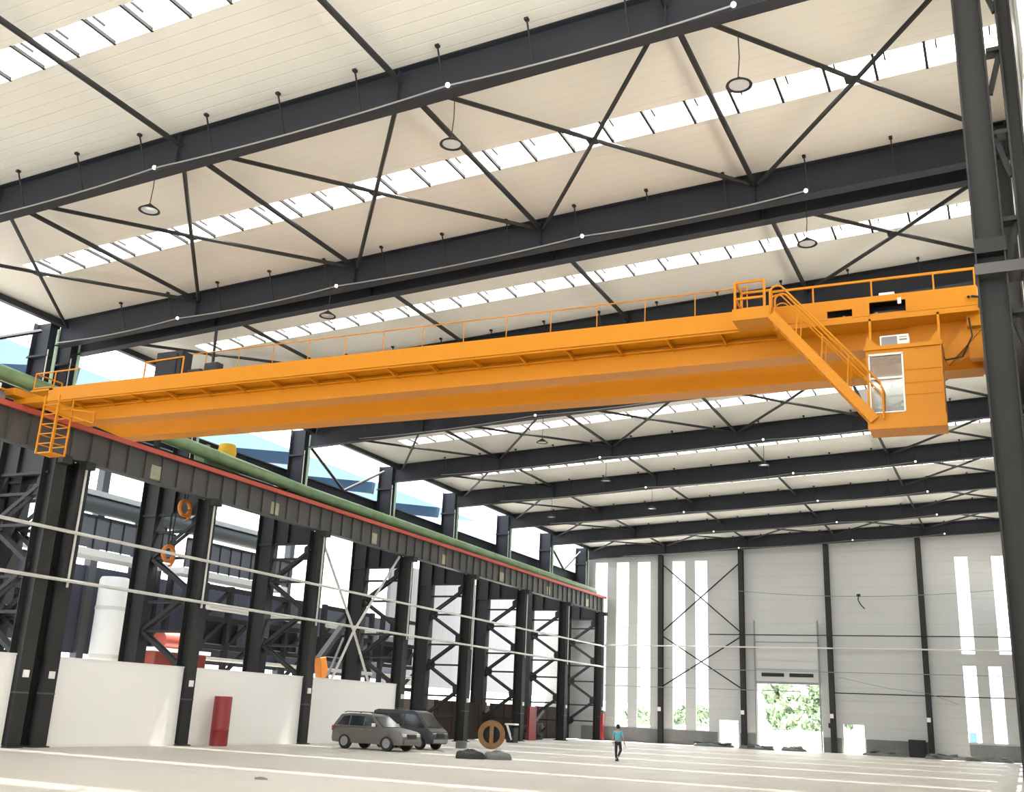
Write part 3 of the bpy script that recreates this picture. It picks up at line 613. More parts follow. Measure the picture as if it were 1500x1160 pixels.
# ------------------------------------------------------------------ vehicles
def wheel(mb_t, mb_r, x, y, r, w):
    mb_t.lathe([(r*.62,-w/2),(r*.95,-w/2),(r,-w/2+.03),(r,w/2-.03),(r*.95,w/2),(r*.62,w/2)], (x,y,r), 24, 1)
    s = -1 if y < 0 else 1
    mb_r.lathe([(0,0),(.06,0),(.07,-.02*s),(r*.62,-.03*s),(r*.62,.05*s)] , (x,y+s*(w/2-.02),r), 20, 1)
def arch(xc, r, n=9):
    return [(xc + r*math.cos(PI - PI*k/(n-1)), .30 + r*math.sin(PI - PI*k/(n-1))*.95) for k in range(n)]
def car(label, cat, name, loc, rz, P):
    root = empty(name, loc, label, cat); L0, L1, hw, belt = P['x0'], P['x1'], P['hw'], P['belt']
    # lower body: side outline with wheel arches, tucked in towards the belt line
    low = [(L0+.05,.32)] + arch(P['wr'], .40) + arch(P['wf'], .40) + [(L1-.12,.30),(L1-.02,.45),(L1,.62)] + P['nose'] + [(L0+.02,belt),(L0-.02,.85),(L0-.02,.5)]
    # (rear wheel first, front wheel second; nose runs from bumper top to windscreen foot)
    mb = MB(); n = len(low)
    rows = []
    for yy, k in ((-hw,0),(-hw+.10,1),(hw-.10,1),(hw,0)):
        rows.append(yy)
    def P3(x, z, yy):
        t = max(0, (z-.75)/(belt-.75)) if belt > .75 else 0
        e = max(0, (abs(x-(L0+L1)/2)/((L1-L0)/2)-.72)/.28)
        return (x, yy*(1-.05*t-.14*e*e), z)
    vs = [P3(x,z,yy) for yy in (-hw,hw) for x,z in low]
    mb.add(vs, [tuple(range(n)), tuple(range(2*n-1,n-1,-1))] + [(i,i+n,(i+1)%n+n,(i+1)%n) for i in range(n)])
    body = mb.build('body', P['mat'], root, None, smooth=True, bevel=.045, seg=2)
    # greenhouse
    gh = P['gh']; zr = P['zr']; n = len(gh); vs = []
    for yy in (-1, 1):
        for x, z in gh:
            t = (z-belt)/(zr-belt); vs.append((x, yy*(hw*.94-.17*t), z))
    MB().add(vs, [tuple(range(n)), tuple(range(2*n-1,n-1,-1))] + [(i,i+n,(i+1)%n+n,(i+1)%n) for i in range(n)]).build('cabin', P['mat'], root, None, smooth=True, bevel=.05, seg=2)
    def side_y(z): return hw*.94-.17*(z-belt)/(zr-belt)+.006
    for win in P['wins']:
        for s in (-1, 1):
            mb = MB(); vs = [(x, s*(side_y(z)), z) for x,z in win] + [(x, s*(side_y(z)-.03), z) for x,z in win]; k = len(win)
            mb.add(vs, [tuple(range(k)), tuple(range(2*k-1,k-1,-1))] + [(i,i+k,(i+1)%k+k,(i+1)%k) for i in range(k)])
            mb.build('side_window', 'darkglass', root, None)
    for nm, (xa,za), (xb,zb_), dx in (('windscreen', *P['ws'], .02), ('rear_window', *P['rw'], -.02)):
        wa, wb_ = side_y(za)-.10, side_y(zb_)-.12
        MB().add([(xa+dx,-wa,za),(xa+dx,wa,za),(xb+dx,wb_,zb_),(xb+dx,-wb_,zb_),(xa-dx,-wa,za),(xa-dx,wa,za),(xb-dx,wb_,zb_),(xb-dx,-wb_,zb_)],
            [(0,1,2,3),(7,6,5,4),(0,4,5,1),(1,5,6,2),(2,6,7,3),(3,7,4,0)]).build(nm, 'darkglass' if nm[0] == 'r' or not P.get('pale') else 'headlight', root, None)
    r = P['r']
    for x in (P['wr'], P['wf']):
        for s in (-1, 1):
            t, m_ = MB(), MB(); wheel(t, m_, x, s*(hw-.12), r, .22)
            w = t.build('wheel', 'black', root, None, smooth=True); m_.build('rim', 'grey', w, None, smooth=True)
    for s in (-1, 1):
        MB().box(L1-.22,L1-.02,s*(hw-.32)-.16,s*(hw-.32)+.16,.70,.86).build('headlight', 'headlight', root, None, bevel=.03)
        MB().box(L0-.03,L0+.06,s*(hw-.20)-.09,s*(hw-.20)+.09,.85,1.1).build('tail_light', 'tail', root, None)
        mx = P['mir']; MB().box(mx-.05,mx+.07,s*(hw+.08)-.10,s*(hw+.08)+.10,belt+.02,belt+.18).build('mirror', P['mirmat'], root, None, bevel=.03)
        MB().box(P['wr']+.95,P['wr']+1.2,s*hw*.985-.02,s*hw*.985+.02,.93,.97).box(P['wr']+1.6,P['wr']+1.85,s*hw*.985-.02,s*hw*.985+.02,.93,.97).build('door_handle', 'chrome', root, None)
        if P.get('rails'): MB().tube([(L0+.6,s*(hw*.70),zr+.02),(L0+.8,s*(hw*.70),zr+.07),(L1-2.2,s*(hw*.70),zr+.07),(L1-2.0,s*(hw*.70),zr+.01)], .022, 6).build('roof_rail', 'black', root, None)
    MB().box(L1-.05,L1+.02,-.36,.36,.62,.82).build('grille', 'black', root, None)
    MB().box(L1-.1,L1+.03,-hw*.75,hw*.75,.36,.55).build('bumper', P['bmat'], root, None, bevel=.03)
    MB().box(L0-.05,L0+.1,-hw*.8,hw*.8,.40,.58).build('bumper', P['bmat'], root, None, bevel=.03)
    root.rotation_euler = (0,0,rz); return root
suv = dict(x0=-2.2, x1=2.25, hw=.91, belt=1.10, zr=1.72, mat='suv', bmat='suv', mirmat='white', wr=-1.28, wf=1.36, r=.37, mir=.55, rails=True,
    nose=[(2.2,.80),(2.05,.93),(1.5,1.03),(1.0,1.10)],
    gh=[(-2.15,1.06),(1.02,1.06),(.22,1.64),(-.2,1.71),(-1.2,1.72),(-1.75,1.66)],
    wins=[[(-1.05,1.13),(-.2,1.13),(-.2,1.60),(-1.05,1.61)], [(-.12,1.13),(.72,1.13),(.22,1.52),(.05,1.59),(-.12,1.60)], [(-1.85,1.15),(-1.13,1.13),(-1.13,1.60),(-1.55,1.56)]],
    ws=((.98,1.13),(.30,1.60)), rw=((-2.12,1.14),(-1.80,1.6)))
car('grey SUV parked in front of the white wall, seen from its right front', 'car', 'car', (-29.75,47.3,0), math.radians(-5), suv)
van = dict(x0=-2.2, x1=1.95, hw=.84, belt=1.12, zr=1.98, mat='van', bmat='grey', mirmat='black', wr=-1.45, wf=1.15, r=.33, mir=1.22,
    nose=[(1.93,.82),(1.85,.95),(1.72,1.02),(1.55,1.12)],
    gh=[(-2.2,1.08),(1.6,1.08),(.82,1.86),(.5,1.96),(-1.9,1.98),(-2.16,1.9)],
    wins=[[(-2.0,1.18),(-1.15,1.18),(-1.15,1.78),(-1.95,1.78)], [(-1.05,1.18),(-.05,1.18),(-.05,1.78),(-1.05,1.78)], [(.03,1.18),(1.25,1.18),(.72,1.74),(.03,1.78)]],
    ws=((1.55,1.16),(.86,1.84)), rw=((-2.21,1.2),(-2.17,1.8)), pale=False)
car('dark grey minivan parked behind the grey SUV', 'van', 'van', (-30.15,51.5,0), math.radians(-6), van)

# ------------------------------------------------------------------ things on the floor
root = empty('cable_reel', (-28.3, 57.6, 0), 'rusty yellow steel reel with dark openings standing on the floor right of the van', 'reel'); R = .80
def ring(mb, c, ro, ri, t, n=28):
    mb.lathe([(ri,-t/2),(ro,-t/2),(ro,t/2),(ri,t/2),(ri,-t/2)], c, n, 1, False)
for yy, nm in ((-.28,'flange'), (.28,'flange')):
    mb = MB(); ring(mb, (0,yy,R), R, .50, .09); mb.box(-.12,.12,yy-.035,yy+.035,R-.5,R+.5)
    mb.build(nm, 'reel', root, None, smooth=True)
mb = MB(); ring(mb, (0,0,R), .60, .54, .5); mb.lathe([(0,-.03),(.55,-.03),(.55,.03),(0,.03)], (0,.1,R), 28, 1); mb.build('core', 'tarp', root, None, smooth=True)
root.rotation_euler = (0,0,math.radians(27))
def lump(sx, sy, h, seed, n=14, k=26, base=0):
    rnd = random.Random(seed); mb = MB(); a = [rnd.uniform(-1,1) for _ in range(24)]
    def rad(t): return 1 + .10*math.sin(2*t+a[0]) + .07*math.sin(3*t+a[1]) + .05*math.sin(5*t+a[2])
    o = 0; vs = []; fs = []
    for i in range(n+1):
        u = i/n; rr = math.sin(u*PI/2)**.75
        for j in range(k):
            t = 2*PI*j/k; r = rr*rad(t); z = h*(1-u**2.6)**.8*(1+.12*math.sin(3*t+a[3]+4*u)+.10*math.sin(7*r+a[4]))
            vs.append((sx*r*math.cos(t), sy*r*math.sin(t), max(.0, z)+base))
    for i in range(n):
        for j in range(k):
            j2 = (j+1)%k; fs.append((i*k+j, i*k+j2, (i+1)*k+j2, (i+1)*k+j))
    fs.append(tuple(n*k+j for j in range(k-1,-1,-1)))
    return mb.add(vs, fs)
o = lump(.66,.5,.36,3).build('tarp', 'tarp', smooth=True); o.location = (-23.0,44.6,0); tag(o, 'low black tarp heap on the floor in front of the reel', 'tarp')
o = lump(.60,.5,.34,5).build('tarp', 'tarp2', smooth=True); o.location = (-22.05,45.55,0); tag(o, 'low grey tarp heap on the floor right beside the black one', 'tarp')
o = MB().box(-.3,.3,-.2,.2,0,.34).box(-.26,.26,-.16,.16,.34,.40).build('crate', 'rubble', bevel=.02); o.location = (-29.3,55.8,0); o.rotation_euler = (0,0,.3); tag(o, 'small dark crate on the floor left of the rusty reel', 'crate')
o = lump(.2,.1,.06,20,6,12).build('scrap', 'tarp2', smooth=True); o.location = (-19.6,25.3,0); tag(o, 'small grey scrap on the bare floor in the left foreground', 'scrap')
def debris(x, y, lab, seed, spread, n):
    root = empty('rubble_pile', (x, y, 0), lab, 'rubble'); rnd = random.Random(seed)
    lump(spread,.7,.26,seed).build('heap', 'rubble', root, None, smooth=True)
    for k in range(n):
        s = rnd.uniform(.2,.55); px = rnd.uniform(-spread,spread)*.8; mb = MB().box(-s,s,-s*.6,s*.6,0,rnd.uniform(.08,.2))
        q = mb.build('slab', rnd.choice(['rubble','plinth','tarp2','tarp']), root, None, bevel=.02); q.location = (px, rnd.uniform(-.4,.2), .12+.1*rnd.random()); q.rotation_euler = (rnd.uniform(-.2,.2), rnd.uniform(-.25,.25), rnd.uniform(0,3))
debris(-20.4,91.6,'low grey rubble heap at the foot of the wind post left of the big door',31,1.5,7)
debris(-24.6,93.3,'thin strip of grey rubble at the foot of the slit windows',33,1.7,4)
debris(-17.6,92.6,'low grey rubble at the sill of the big door opening',34,1.0,5)
debris(-10.6,93.2,'low rubble strip right of the small bright doorway',35,1.6,5)
debris(-5.3,92.4,'dark rubble heap with boards at the foot of the rightmost wind post',37,1.9,10)
debris(-2.0,92.6,'small dark rubble heap in front of the right plinth',38,.9,5)
cb_ = MB().box(-8.6,-7.35,YW-.9,YW-.2,0,1.35).box(-8.55,-7.4,YW-.93,YW-.9,.08,1.28).build('cabinet', 'column', bevel=.02); tag(cb_, 'dark grey cabinet against the plinth left of the rightmost wind post', 'cabinet')

# ------------------------------------------------------------------ person walking
pr = empty('person', (-18.44, 51.87, 0), 'person in a light blue shirt and dark trousers walking across the floor', 'person')
def skinned(name, verts, edges, radii, m, parent, root=0, levels=1):
    me = bpy.data.meshes.new(name); me.from_pydata(verts, edges, []); o = bpy.data.objects.new(name, me); C.objects.link(o)
    md = o.modifiers.new('skin', 'SKIN'); me.skin_vertices or None
    sv = me.skin_vertices[0].data if me.skin_vertices else None
    if sv is None:
        bm = bmesh.new(); bm.from_mesh(me); bm.verts.layers.skin.verify(); bm.to_mesh(me); bm.free(); sv = me.skin_vertices[0].data
    for i, r in enumerate(radii):
        sv[i].radius = r if isinstance(r, tuple) else (r, r); sv[i].use_root = (i == root)
    sd = o.modifiers.new('sub', 'SUBSURF'); sd.levels = levels; sd.render_levels = levels
    me.materials.append(M[m]); o.parent = parent
    me.polygons.foreach_set('use_smooth', [True]*len(me.polygons))
    return o
# y = walking direction (away from the camera); x = person's right-hand side in the picture
bv = [(0,0,.93),(0,0,1.10),(0,.01,1.28),(0,.01,1.42),(0,.02,1.50),(0,.03,1.60),(0,.03,1.69),
      (-.17,.01,1.40),(-.24,-.03,1.14),(-.25,.08,.90),(-.25,.11,.81),(.17,.01,1.40),(.26,-.02,1.14),(.31,.04,.91),(.33,.06,.82),
      (-.09,0,.88),(-.10,.05,.50),(-.07,-.02,.09),(-.07,.12,.04),(.09,0,.88),(.13,.12,.52),(.03,-.20,.20),(.02,-.14,.06)]
be = [(0,1),(1,2),(2,3),(3,4),(4,5),(5,6),(3,7),(7,8),(8,9),(9,10),(3,11),(11,12),(12,13),(13,14),(0,15),(15,16),(16,17),(17,18),(0,19),(19,20),(20,21),(21,22)]
br = [(.14,.10),(.13,.09),(.15,.10),(.12,.09),.055,(.075,.09),(.07,.085),.055,.042,.032,(.018,.04),.055,.042,.032,(.018,.04),.085,.06,.042,(.035,.03),.085,.06,.042,(.035,.03)]
body = skinned('body', bv, be, br, 'skin', pr, 0, 2)
shirt = skinned('shirt', [(0,0,.88),(0,0,1.10),(0,.01,1.28),(0,.01,1.41),(-.17,.01,1.40),(-.235,-.025,1.16),(.17,.01,1.40),(.255,-.015,1.16)], [(0,1),(1,2),(2,3),(3,4),(4,5),(3,6),(6,7)],
    [(.185,.13),(.165,.12),(.185,.13),(.13,.11),.075,.06,.075,.06], 'shirt', pr, 0, 1)
skinned('trousers', [(0,0,.92),(-.09,0,.86),(-.10,.05,.50),(-.07,-.02,.11),(.09,0,.86),(.13,.12,.52),(.035,-.19,.22)], [(0,1),(1,2),(2,3),(0,4),(4,5),(5,6)],
    [(.16,.115),.10,.075,.058,.10,.075,.058], 'trouser', pr, 0, 1)
MB().lathe([(0,.135),(.06,.125),(.10,.07),(.105,.01),(.095,-.05),(.06,-.09)], (0,.02,1.63), 16).build('hair', 'hair', pr, None, smooth=True)
MB().add([(-.115,-.10,.0),(-.03,-.10,.0),(-.03,.19,.0),(-.115,.19,.0),(-.11,-.09,.09),(-.035,-.09,.09),(-.035,.14,.06),(-.11,.14,.06)],[(3,2,1,0),(4,5,6,7),(0,1,5,4),(1,2,6,5),(2,3,7,6),(3,0,4,7)]).build('shoe', 'black', pr, None, bevel=.015)
MB().add([(-.02,-.24,.03),(.065,-.24,.03),(.065,.02,.0),(-.02,.02,.0),(-.015,-.25,.16),(.06,-.25,.16),(.06,-.01,.07),(-.015,-.01,.07)],[(3,2,1,0),(4,5,6,7),(0,1,5,4),(1,2,6,5),(2,3,7,6),(3,0,4,7)]).build('shoe', 'black', pr, None, bevel=.015)
for s, hx, hy, hz in ((-1,-.25,.11,.83), (1,.33,.06,.84)):
    for k in range(4):
        yy = hy-.035+.022*k; L = (.075,.085,.08,.065)[k]
        MB().tube([(hx,yy,hz-.05),(hx-.004*s,yy+.005,hz-.05-L*.5),(hx-.02*s,yy+.008,hz-.05-L)], [.010,.009,.007], 6).build('finger', 'skin', body, None, smooth=True)
    MB().tube([(hx,hy+.03,hz),(hx-.012*s,hy+.065,hz-.035),(hx-.012*s,hy+.075,hz-.07)], [.012,.011,.008], 6).build('thumb', 'skin', body, None, smooth=True)
for s in (-1, 1): MB().lathe([(0,-.012),(.028,-.01),(.03,.01),(0,.014)], (s*.088,.03,1.62), 10, 0).build('ear', 'skin', body, None, smooth=True)
MB().tube([(0,.11,1.63),(0,.135,1.60),(0,.115,1.59)], [.008,.016,.012], 6).build('nose', 'skin', body, None, smooth=True)
pr.rotation_euler = (0,0,math.radians(12))
bag = MB().box(-.09,.09,-.04,.04,-.30,.0).tube([(-.05,0,0),(-.03,0,.1),(.03,0,.1),(.05,0,0)], .008, 5).build('bag', 'white', bevel=.01); bag.location = (-18.1,52.0,.74); bag.rotation_euler = (0,0,.2); tag(bag, 'small white bag held in the right hand of the walking person', 'bag')

# ------------------------------------------------------------------ outside on the left: yard, neighbour hall, machines
hd = empty('hoarding', (-41.2, 78, 0), 'long rusty brown board fence behind the columns left of the end wall', 'fence'); o = hd.location
for k in range(19):
    y = 60+2.85*k; MB().box(-41.3,-41.2,y,y+2.82,0,2.55+.25*random.random()).build('board', 'rust', hd, o)
for y, lab, z in ((80.2,'dark red sheet post beside the column behind the reel',2.6),):
    q = MB().box(-35.95,-35.75,y-.7,y+.7,0,z).build('sheet', 'barrel'); tag(q, 'dark red board standing between the columns right of the reel', 'board')
for a, b, lab in ((68.2,75.6,'low rusty brown board panel between the columns behind the reel'), (77.2,84.3,'low rusty brown board panel between the columns right of the reel'), (86,93,'low rusty brown board panel in the last column gap before the end wall')):
    q = MB().box(-38.2,-38.1,a,b,0,2.7)
    for k in range(4): q.box(-38.1,-38.07,a+.4+k*(b-a-.8)/3-.05,a+.4+k*(b-a-.8)/3+.05,0,2.7)
    tag(q.build('partition_wall', 'rust'), lab, 'wall', 'rusty board panels between the left columns')
q = MB().box(-34.76,-34.5,92.9,93.4,0,2.3).build('post', 'barrel', bevel=.02); tag(q, 'dark red post at the foot of the last left column', 'post')
pw = MB().box(-50.3,-50,80,150,4.0,14.5).build('neighbour_wall', 'sheet'); tag(pw, 'pale grey clad wall of the building beyond the far left columns', 'building')
pw2 = MB().box(-47.5,-47.2,20,79,4.2,9.0).build('neighbour_wall', 'navy'); tag(pw2, 'dark navy clad building wall behind the near left columns', 'building')
for k, (y0, y1) in enumerate(((36.5,46.5),(47.5,57.5))):
    rt = empty('walkway', (-44.6, (y0+y1)/2, 9.4), 'raised walkway with blue-grey panel railing, %s behind the left columns' % ['nearer one', 'farther one'][k], 'walkway', 'panel railed walkways outside'); o = rt.location
    MB().box(-45.6,-44,y0,y1,9.1,9.45).build('deck', 'white', rt, o)
    MB().box(-44.08,-44.04,y0,y1,9.5,11.1).build('railing_panel', 'fence', rt, o)
    fr = MB().box(-44.04,-43.98,y0,y1,11.1,11.22)
    y = y0
    while y <= y1+.01: fr.box(-44.04,-43.98,y-.04,y+.04,9.45,11.15); y += 1.0
    fr.build('railing_frame', 'column', rt, o)
    for y in (y0+.4, y1-.4): MB().box(-45.4,-45.1,y-.15,y+.15,0,9.1).build('leg', 'column', rt, o)
for k, (y0, y1, z) in enumerate(((36,46.5,12.3),(47.5,58,12.4))):
    rt = empty('duct', (-45.5, (y0+y1)/2, z), 'large grey round duct %s above the panel railing' % ['nearer', 'farther'][k], 'duct', 'round ducts outside'); o = rt.location
    MB().tube([(-46.5,y0,z),(-46.5,y1,z)], .48, 14).build('duct_run', 'duct', rt, o, smooth=True)
    MB().box(-46.9,-46.1,y0,y1,z+.46,z+.75).build('duct_cover', 'pipe', rt, o)
    for y in (y0+.6,y1-.6): MB().box(-46.65,-46.35,y-.1,y+.1,-.06,z-.4).build('support', 'column', rt, o)
# dark pipe racks standing in the yard
for k, (y0, y1) in enumerate(((24,31.5),(32.5,36.8),(48,52.5),(53.3,58.5),(60,66),(67.5,73.5))):
    rt = empty('pipe_rack', (-42.6, (y0+y1)/2, -.06), 'dark braced pipe rack in the yard behind the left columns, %s from the camera' % W[k], 'rack', 'dark pipe racks in the yard'); o = rt.location
    for y in (y0, (y0+y1)/2, y1): MB().box(-42.75,-42.45,y-.15,y+.15,-.06,8.6).build('post', 'column', rt, o)
    for z in (1.2,3.4,5.0,6.6,8.4): MB().bar((-42.6,y0,z),(-42.6,y1,z),.25,.28).build('rail', 'column', rt, o)
    m_ = (y0+y1)/2
    for a, b, z in ((y0,m_,1.2),(m_,y1,3.4),(y0,m_,5.0),(m_,y1,5.0),(y0,m_,6.6)): MB().bar((-42.6,a,z),(-42.6,b,z+1.8),.16,.2).build('brace', 'column', rt, o)
    MB().box(-43.6,-42.9,y0+.4,y1-.8,5.2,6.5).build('tank', 'beam', rt, o, bevel=.1)
    for z, q in ((7.2,.16), (4.3,.12)): MB().tube([(-42.3,y0,z),(-42.3,y1,z)], q, 10).build('pipe_run', 'pipe', rt, o, smooth=True)
si = empty('silo', (-43.9, 42.4, 0), 'white round silo rising behind the first white wall', 'silo'); o = si.location
MB().lathe([(.78,0),(.78,8.0),(.7,8.15),(0,8.2)], (-43.9,42.3,0), 24).build('tank', 'white', si, o, smooth=True)
MB().lathe([(.80,3.9),(.82,4.0),(.80,4.1)], (-43.9,42.3,0), 24).lathe([(.80,6.4),(.82,6.5),(.80,6.6)], (-43.9,42.3,0), 24).build('band', 'pipe', si, o, smooth=True)
mc = empty('machine', (-41.9, 45.0, 0), 'red machine with pale deck seen over the white wall left of the barrel column', 'machine'); o = mc.location
MB().box(-42.6,-41.2,43.2,47.2,1.2,4.4).build('housing', 'machine', mc, o, bevel=.08); MB().box(-42.7,-41.1,43.0,47.4,4.4,4.6).build('deck', 'white', mc, o)
MB().lathe([(0,-.9),(.5,-.9),(.5,.9),(0,.9)], (-41.9,45,5.0), 16, 1).build('drum', 'machine', mc, o, smooth=True); MB().box(-42.4,-41.4,43.4,47.0,0,1.2).build('base', 'column', mc, o)
ex = empty('excavator_arm', (-40.6, 56.5, 0), 'orange excavator arm seen between the columns behind the parked SUV', 'excavator arm'); o = ex.location
MB().prism([(57.0,-.06),(57.9,-.06),(58.2,3.2),(57.4,5.0),(56.8,4.9),(57.2,3.2)],0,-40.8,-40.3).build('boom', 'arm', ex, o, bevel=.05)
MB().prism([(56.8,4.9),(57.4,5.0),(59.6,7.1),(59.3,7.3)],0,-40.75,-40.35).build('stick', 'column', ex, o, bevel=.03)
MB().tube([(-40.2,57.6,3.8),(-40.2,59.0,6.3)], .08, 8).build('cylinder', 'duct', ex, o, smooth=True)
for k, (y, z, zt_, lab) in enumerate(((38.6,10.95,12.5,'orange crane hook hanging by the column left of the red barrel, upper one'), (38.6,8.75,10.7,'orange crane hook hanging by the column left of the red barrel, lower one'))):
    hx = (-36.2,-36.85)[k]; rt = empty('crane_hook', (hx,y,z), lab, 'hook', 'orange hooks by the barrel column'); o = rt.location
    pts = [(hx, y+.36*math.cos(t), z+.36*math.sin(t)) for t in [2*PI*j/16 for j in range(17)]] + [(hx,y+.40,z-.25),(hx,y+.28,z-.52),(hx,y+.1,z-.6)]
    MB().tube(pts, [.10]*17+[.09,.07,.04], 8).build('hook', 'arm', rt, o, smooth=True)
    MB().tube([(hx,y-.1,z+.36),(hx,y-.14,zt_)], .05, 6).tube([(hx,y+.1,z+.36),(hx,y+.14,zt_)], .03, 6).build('hanger', 'column', rt, o)
sc = empty('scrap_heap', (-37.2, 86.2, 0), 'tangle of dark machine parts between the columns left of the end wall', 'machine'); o = sc.location
rnd = random.Random(5)
for k in range(14):
    a = (-37.3+rnd.random()*.8, 80.6+rnd.random()*3.6, rnd.random()*1.6+.2); b = (a[0]+rnd.uniform(-.4,.4), a[1]+rnd.uniform(-1.4,1.4), max(.15,a[2]+rnd.uniform(-1,1)))
    MB().bar(a, b, .16, .16).build('bar', ['rubble','column','rust'][k % 3], sc, o)
MB().box(-37.9,-36.6,80.4,84.2,0,.5).build('base', 'column', sc, o)
pb = empty('pump', (-33.6, 71.8, 0), 'small black and white machine on the floor between the reel and the columns', 'machine'); o = pb.location
MB().box(-33.9,-33.3,71.4,72.2,0,1.0).build('frame', 'black', pb, o, bevel=.05); MB().bar((-33.85,71.3,1.3),(-33.4,71.3,.2),.12,.12).box(-34,-33.2,71.3,72.0,1.2,1.32).build('handle', 'white', pb, o); MB().lathe([(0,-.06),(.28,-.06),(.28,.06),(0,.06)],(-33.6,71.32,.3),14,1).build('wheel', 'tarp', pb, o)
yl = MB().lathe([(0,-.5),(.42,-.42),(.5,0),(.42,.42),(0,.5)], (-37.0,42.0,14.6), 16).build('motor_cover', 'yellow', smooth=True); tag(yl, 'round yellow motor cover on the gallery below the crane girder', 'motor cover')
mo = MB().tube([(-36.55,40.0,13.0),(-36.55,40.0,14.5)], .13, 10).box(-37.5,-36.5,40.2,42.6,13.0,14.05).build('motor_bracket', 'green'); tag(mo, 'green bracket under the yellow motor cover on the gallery', 'bracket')
# neighbour hall: blue frames under a white translucent roof
for k, y in enumerate((24.5,34.5,43.5,52.5,61.5,71.0)):
    rt = empty('neighbour_frame', (-46, y, 0), 'blue steel frame of the neighbouring hall, %s from the camera, seen through the gallery' % W[k], 'frame', 'blue frames of the neighbouring hall'); o = rt.location
    MB().bar((-40.5,y,16.9),(-62,y,19.8),.4,.8).build('rafter', 'blue', rt, o); MB().bar((-47.2,y,0),(-47.2,y,17.6),.5,.5).build('post', 'duct', rt, o)
    MB().bar((-47.2,y,17.4),(-47.2,y+8.6,17.4),.25,.6).build('tie_beam', 'blue', rt, o)
    MB().bar((-47.2,y,15.2),(-51,y+4.3,18.2),.15,.15).build('brace', 'fence', rt, o)
nr = MB().add([(-40.5,16,17.4),(-40.5,78,17.4),(-62,78,20.4),(-62,16,20.4)],[(0,1,2,3)]).build('neighbour_roof', 'roofsheet'); tag(nr, 'white translucent roof of the neighbouring hall seen through the gallery', 'roof')

# ------------------------------------------------------------------ trees and bank beyond the doors
def tree(x, y, h, r, seed, label):
    rnd = random.Random(seed); rt = empty('tree', (x, y, 0), label, 'tree', 'pale trees beyond the big door'); o = rt.location
    MB().tube([(x,y,-.06),(x+.1,y,h*.4),(x,y,h*.75)], [.28,.2,.08], 8).build('trunk', 'bark', rt, o, smooth=True)
    mb = MB()
    blobs = [(rnd.uniform(-.5,.5)*r, rnd.uniform(-.5,.5)*r, h*rnd.uniform(.14,.95)) for _ in range(16)]
    for bx, by, bz in blobs:
        q = r*.55*(1.15-.6*bz/h)
        for _ in range(70):
            d = V((rnd.gauss(0,1),rnd.gauss(0,1),rnd.gauss(0,1))).normalized()*q*rnd.uniform(.6,1.05); c0 = V((x+bx,y+by,bz))+d
            a = V((rnd.gauss(0,1),rnd.gauss(0,1),rnd.gauss(0,1))).normalized(); b = a.cross(d).normalized(); s = rnd.uniform(.35,.6)
            mb.add([c0-a*s, c0-b*s*.6, c0+a*s, c0+b*s*.6], [(0,1,2,3)])
    mb.build('crown', 'leaf', rt, o)
TX = [(-33.0,139,7.5,2.4,'tree'),(-29.2,145,11.5,2.2,''),(-26.4,138,6.0,2.0,''),(-24.6,146,9.5,2.4,''),(-20.5,136,7.0,2.2,''),(-40.5,140,3.6,2.2,''),(-46,138,3.0,2.2,''),(-35.6,128,3.6,1.8,'')]
TL = ['pale bushy tree seen at the left side of the big door opening','tall slim tree in the middle of the big door opening','low bushy tree right of the tall slim tree in the door','tall tree in the right half of the big door opening','pale tree at the right edge of the big door opening','tree seen through the slit windows left of the big door','low bush seen through the leftmost slit windows','low pale tree seen through the small doorway left of the big door']
for k, t in enumerate(TX): tree(t[0], t[1], t[2], t[3], 50+k, TL[k])
bk = lump(30,3,1.3,77,10,40).build('gravel_bank', 'ground', smooth=True); bk.location = (-29,121,-.06); tag(bk, 'white gravel bank outside beyond the big door', 'gravel bank')

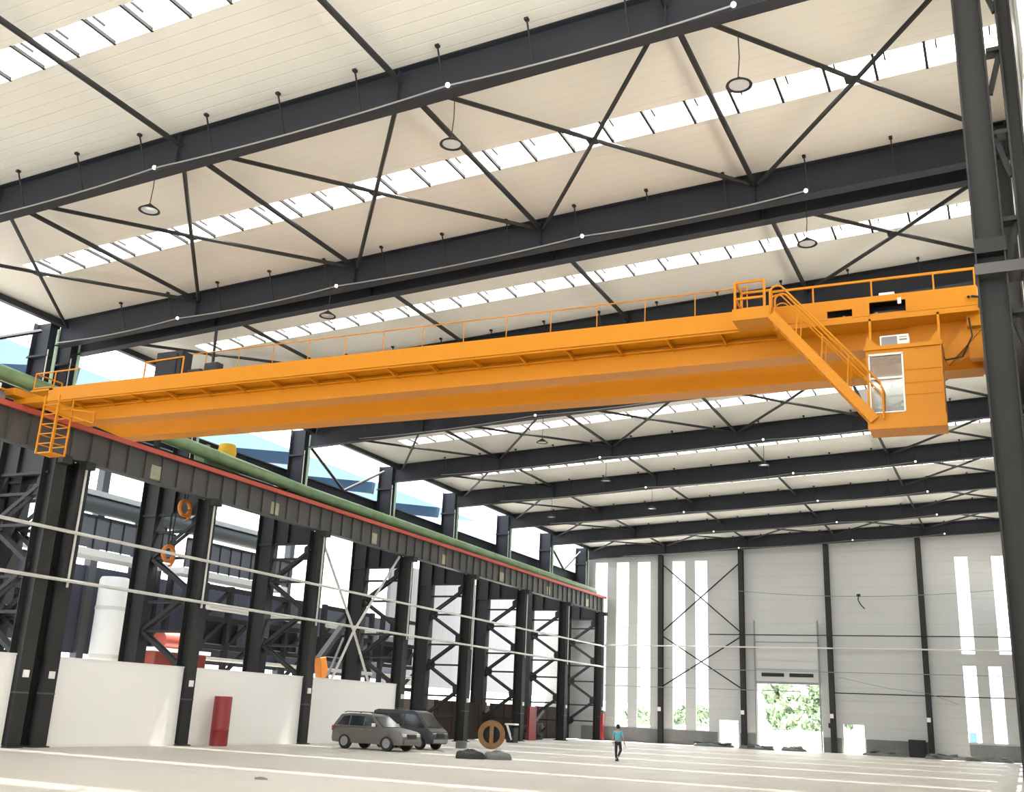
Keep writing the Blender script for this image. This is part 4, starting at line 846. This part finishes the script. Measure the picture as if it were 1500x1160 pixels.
# ------------------------------------------------------------------ light
w = bpy.data.worlds.new('sky'); bpy.context.scene.world = w; w.use_nodes = True; n = w.node_tree.nodes; l = w.node_tree.links
bg = n['Background']; tc = n.new('ShaderNodeTexCoord'); no = n.new('ShaderNodeTexNoise'); no.inputs['Scale'].default_value = 3.5; no.inputs['Detail'].default_value = 5
mp = n.new('ShaderNodeMapping'); mp.inputs['Scale'].default_value = (1,1,2.6); l.new(tc.outputs['Generated'], mp.inputs[0]); l.new(mp.outputs[0], no.inputs['Vector'])
cr = n.new('ShaderNodeValToRGB'); cr.color_ramp.elements[0].position = .30; cr.color_ramp.elements[0].color = (.62,.82,1.0,1); cr.color_ramp.elements[1].position = .52; cr.color_ramp.elements[1].color = (1,1,1,1)
l.new(no.outputs['Fac'], cr.inputs[0]); l.new(cr.outputs[0], bg.inputs['Color']); bg.inputs['Strength'].default_value = 1.4
sun = bpy.data.lights.new('sun', 'SUN'); sun.energy = 9.0; sun.angle = math.radians(.6); sun.color = (1,.96,.9)
so = bpy.data.objects.new('sun', sun); C.objects.link(so); so.rotation_euler = V((-.12,-.36,-1)).to_track_quat('-Z','Y').to_euler()

# ------------------------------------------------------------------ camera
yaw, pit, rol, F, H = 0.451738229, 0.293765285, 0.0446837109, 1527.19412, 2.126
cy, sy, cpp, sp = math.cos(yaw), math.sin(yaw), math.cos(pit), math.sin(pit)
f = V((-sy*cpp, cy*cpp, sp)); r0 = V((cy, sy, 0)); u0 = r0.cross(f)
r = r0*math.cos(rol) + u0*math.sin(rol); u = -r0*math.sin(rol) + u0*math.cos(rol)
cam = bpy.data.cameras.new('camera'); co = bpy.data.objects.new('camera', cam); C.objects.link(co)
co.matrix_world = Matrix(((r.x,u.x,-f.x,0),(r.y,u.y,-f.y,0),(r.z,u.z,-f.z,H),(0,0,0,1)))
cam.sensor_width = 36; cam.sensor_fit = 'HORIZONTAL'; cam.lens = F*36/1500; cam.clip_start = .1; cam.clip_end = 800
S = bpy.context.scene; S.camera = co
S.view_settings.view_transform = 'Standard'; S.view_settings.look = 'None'; S.view_settings.gamma = 1; S.view_settings.exposure = 1.62
S.cycles.max_bounces = 8; S.cycles.diffuse_bounces = 5; S.cycles.glossy_bounces = 3; S.cycles.transparent_max_bounces = 12
S.cycles.sample_clamp_indirect = 6
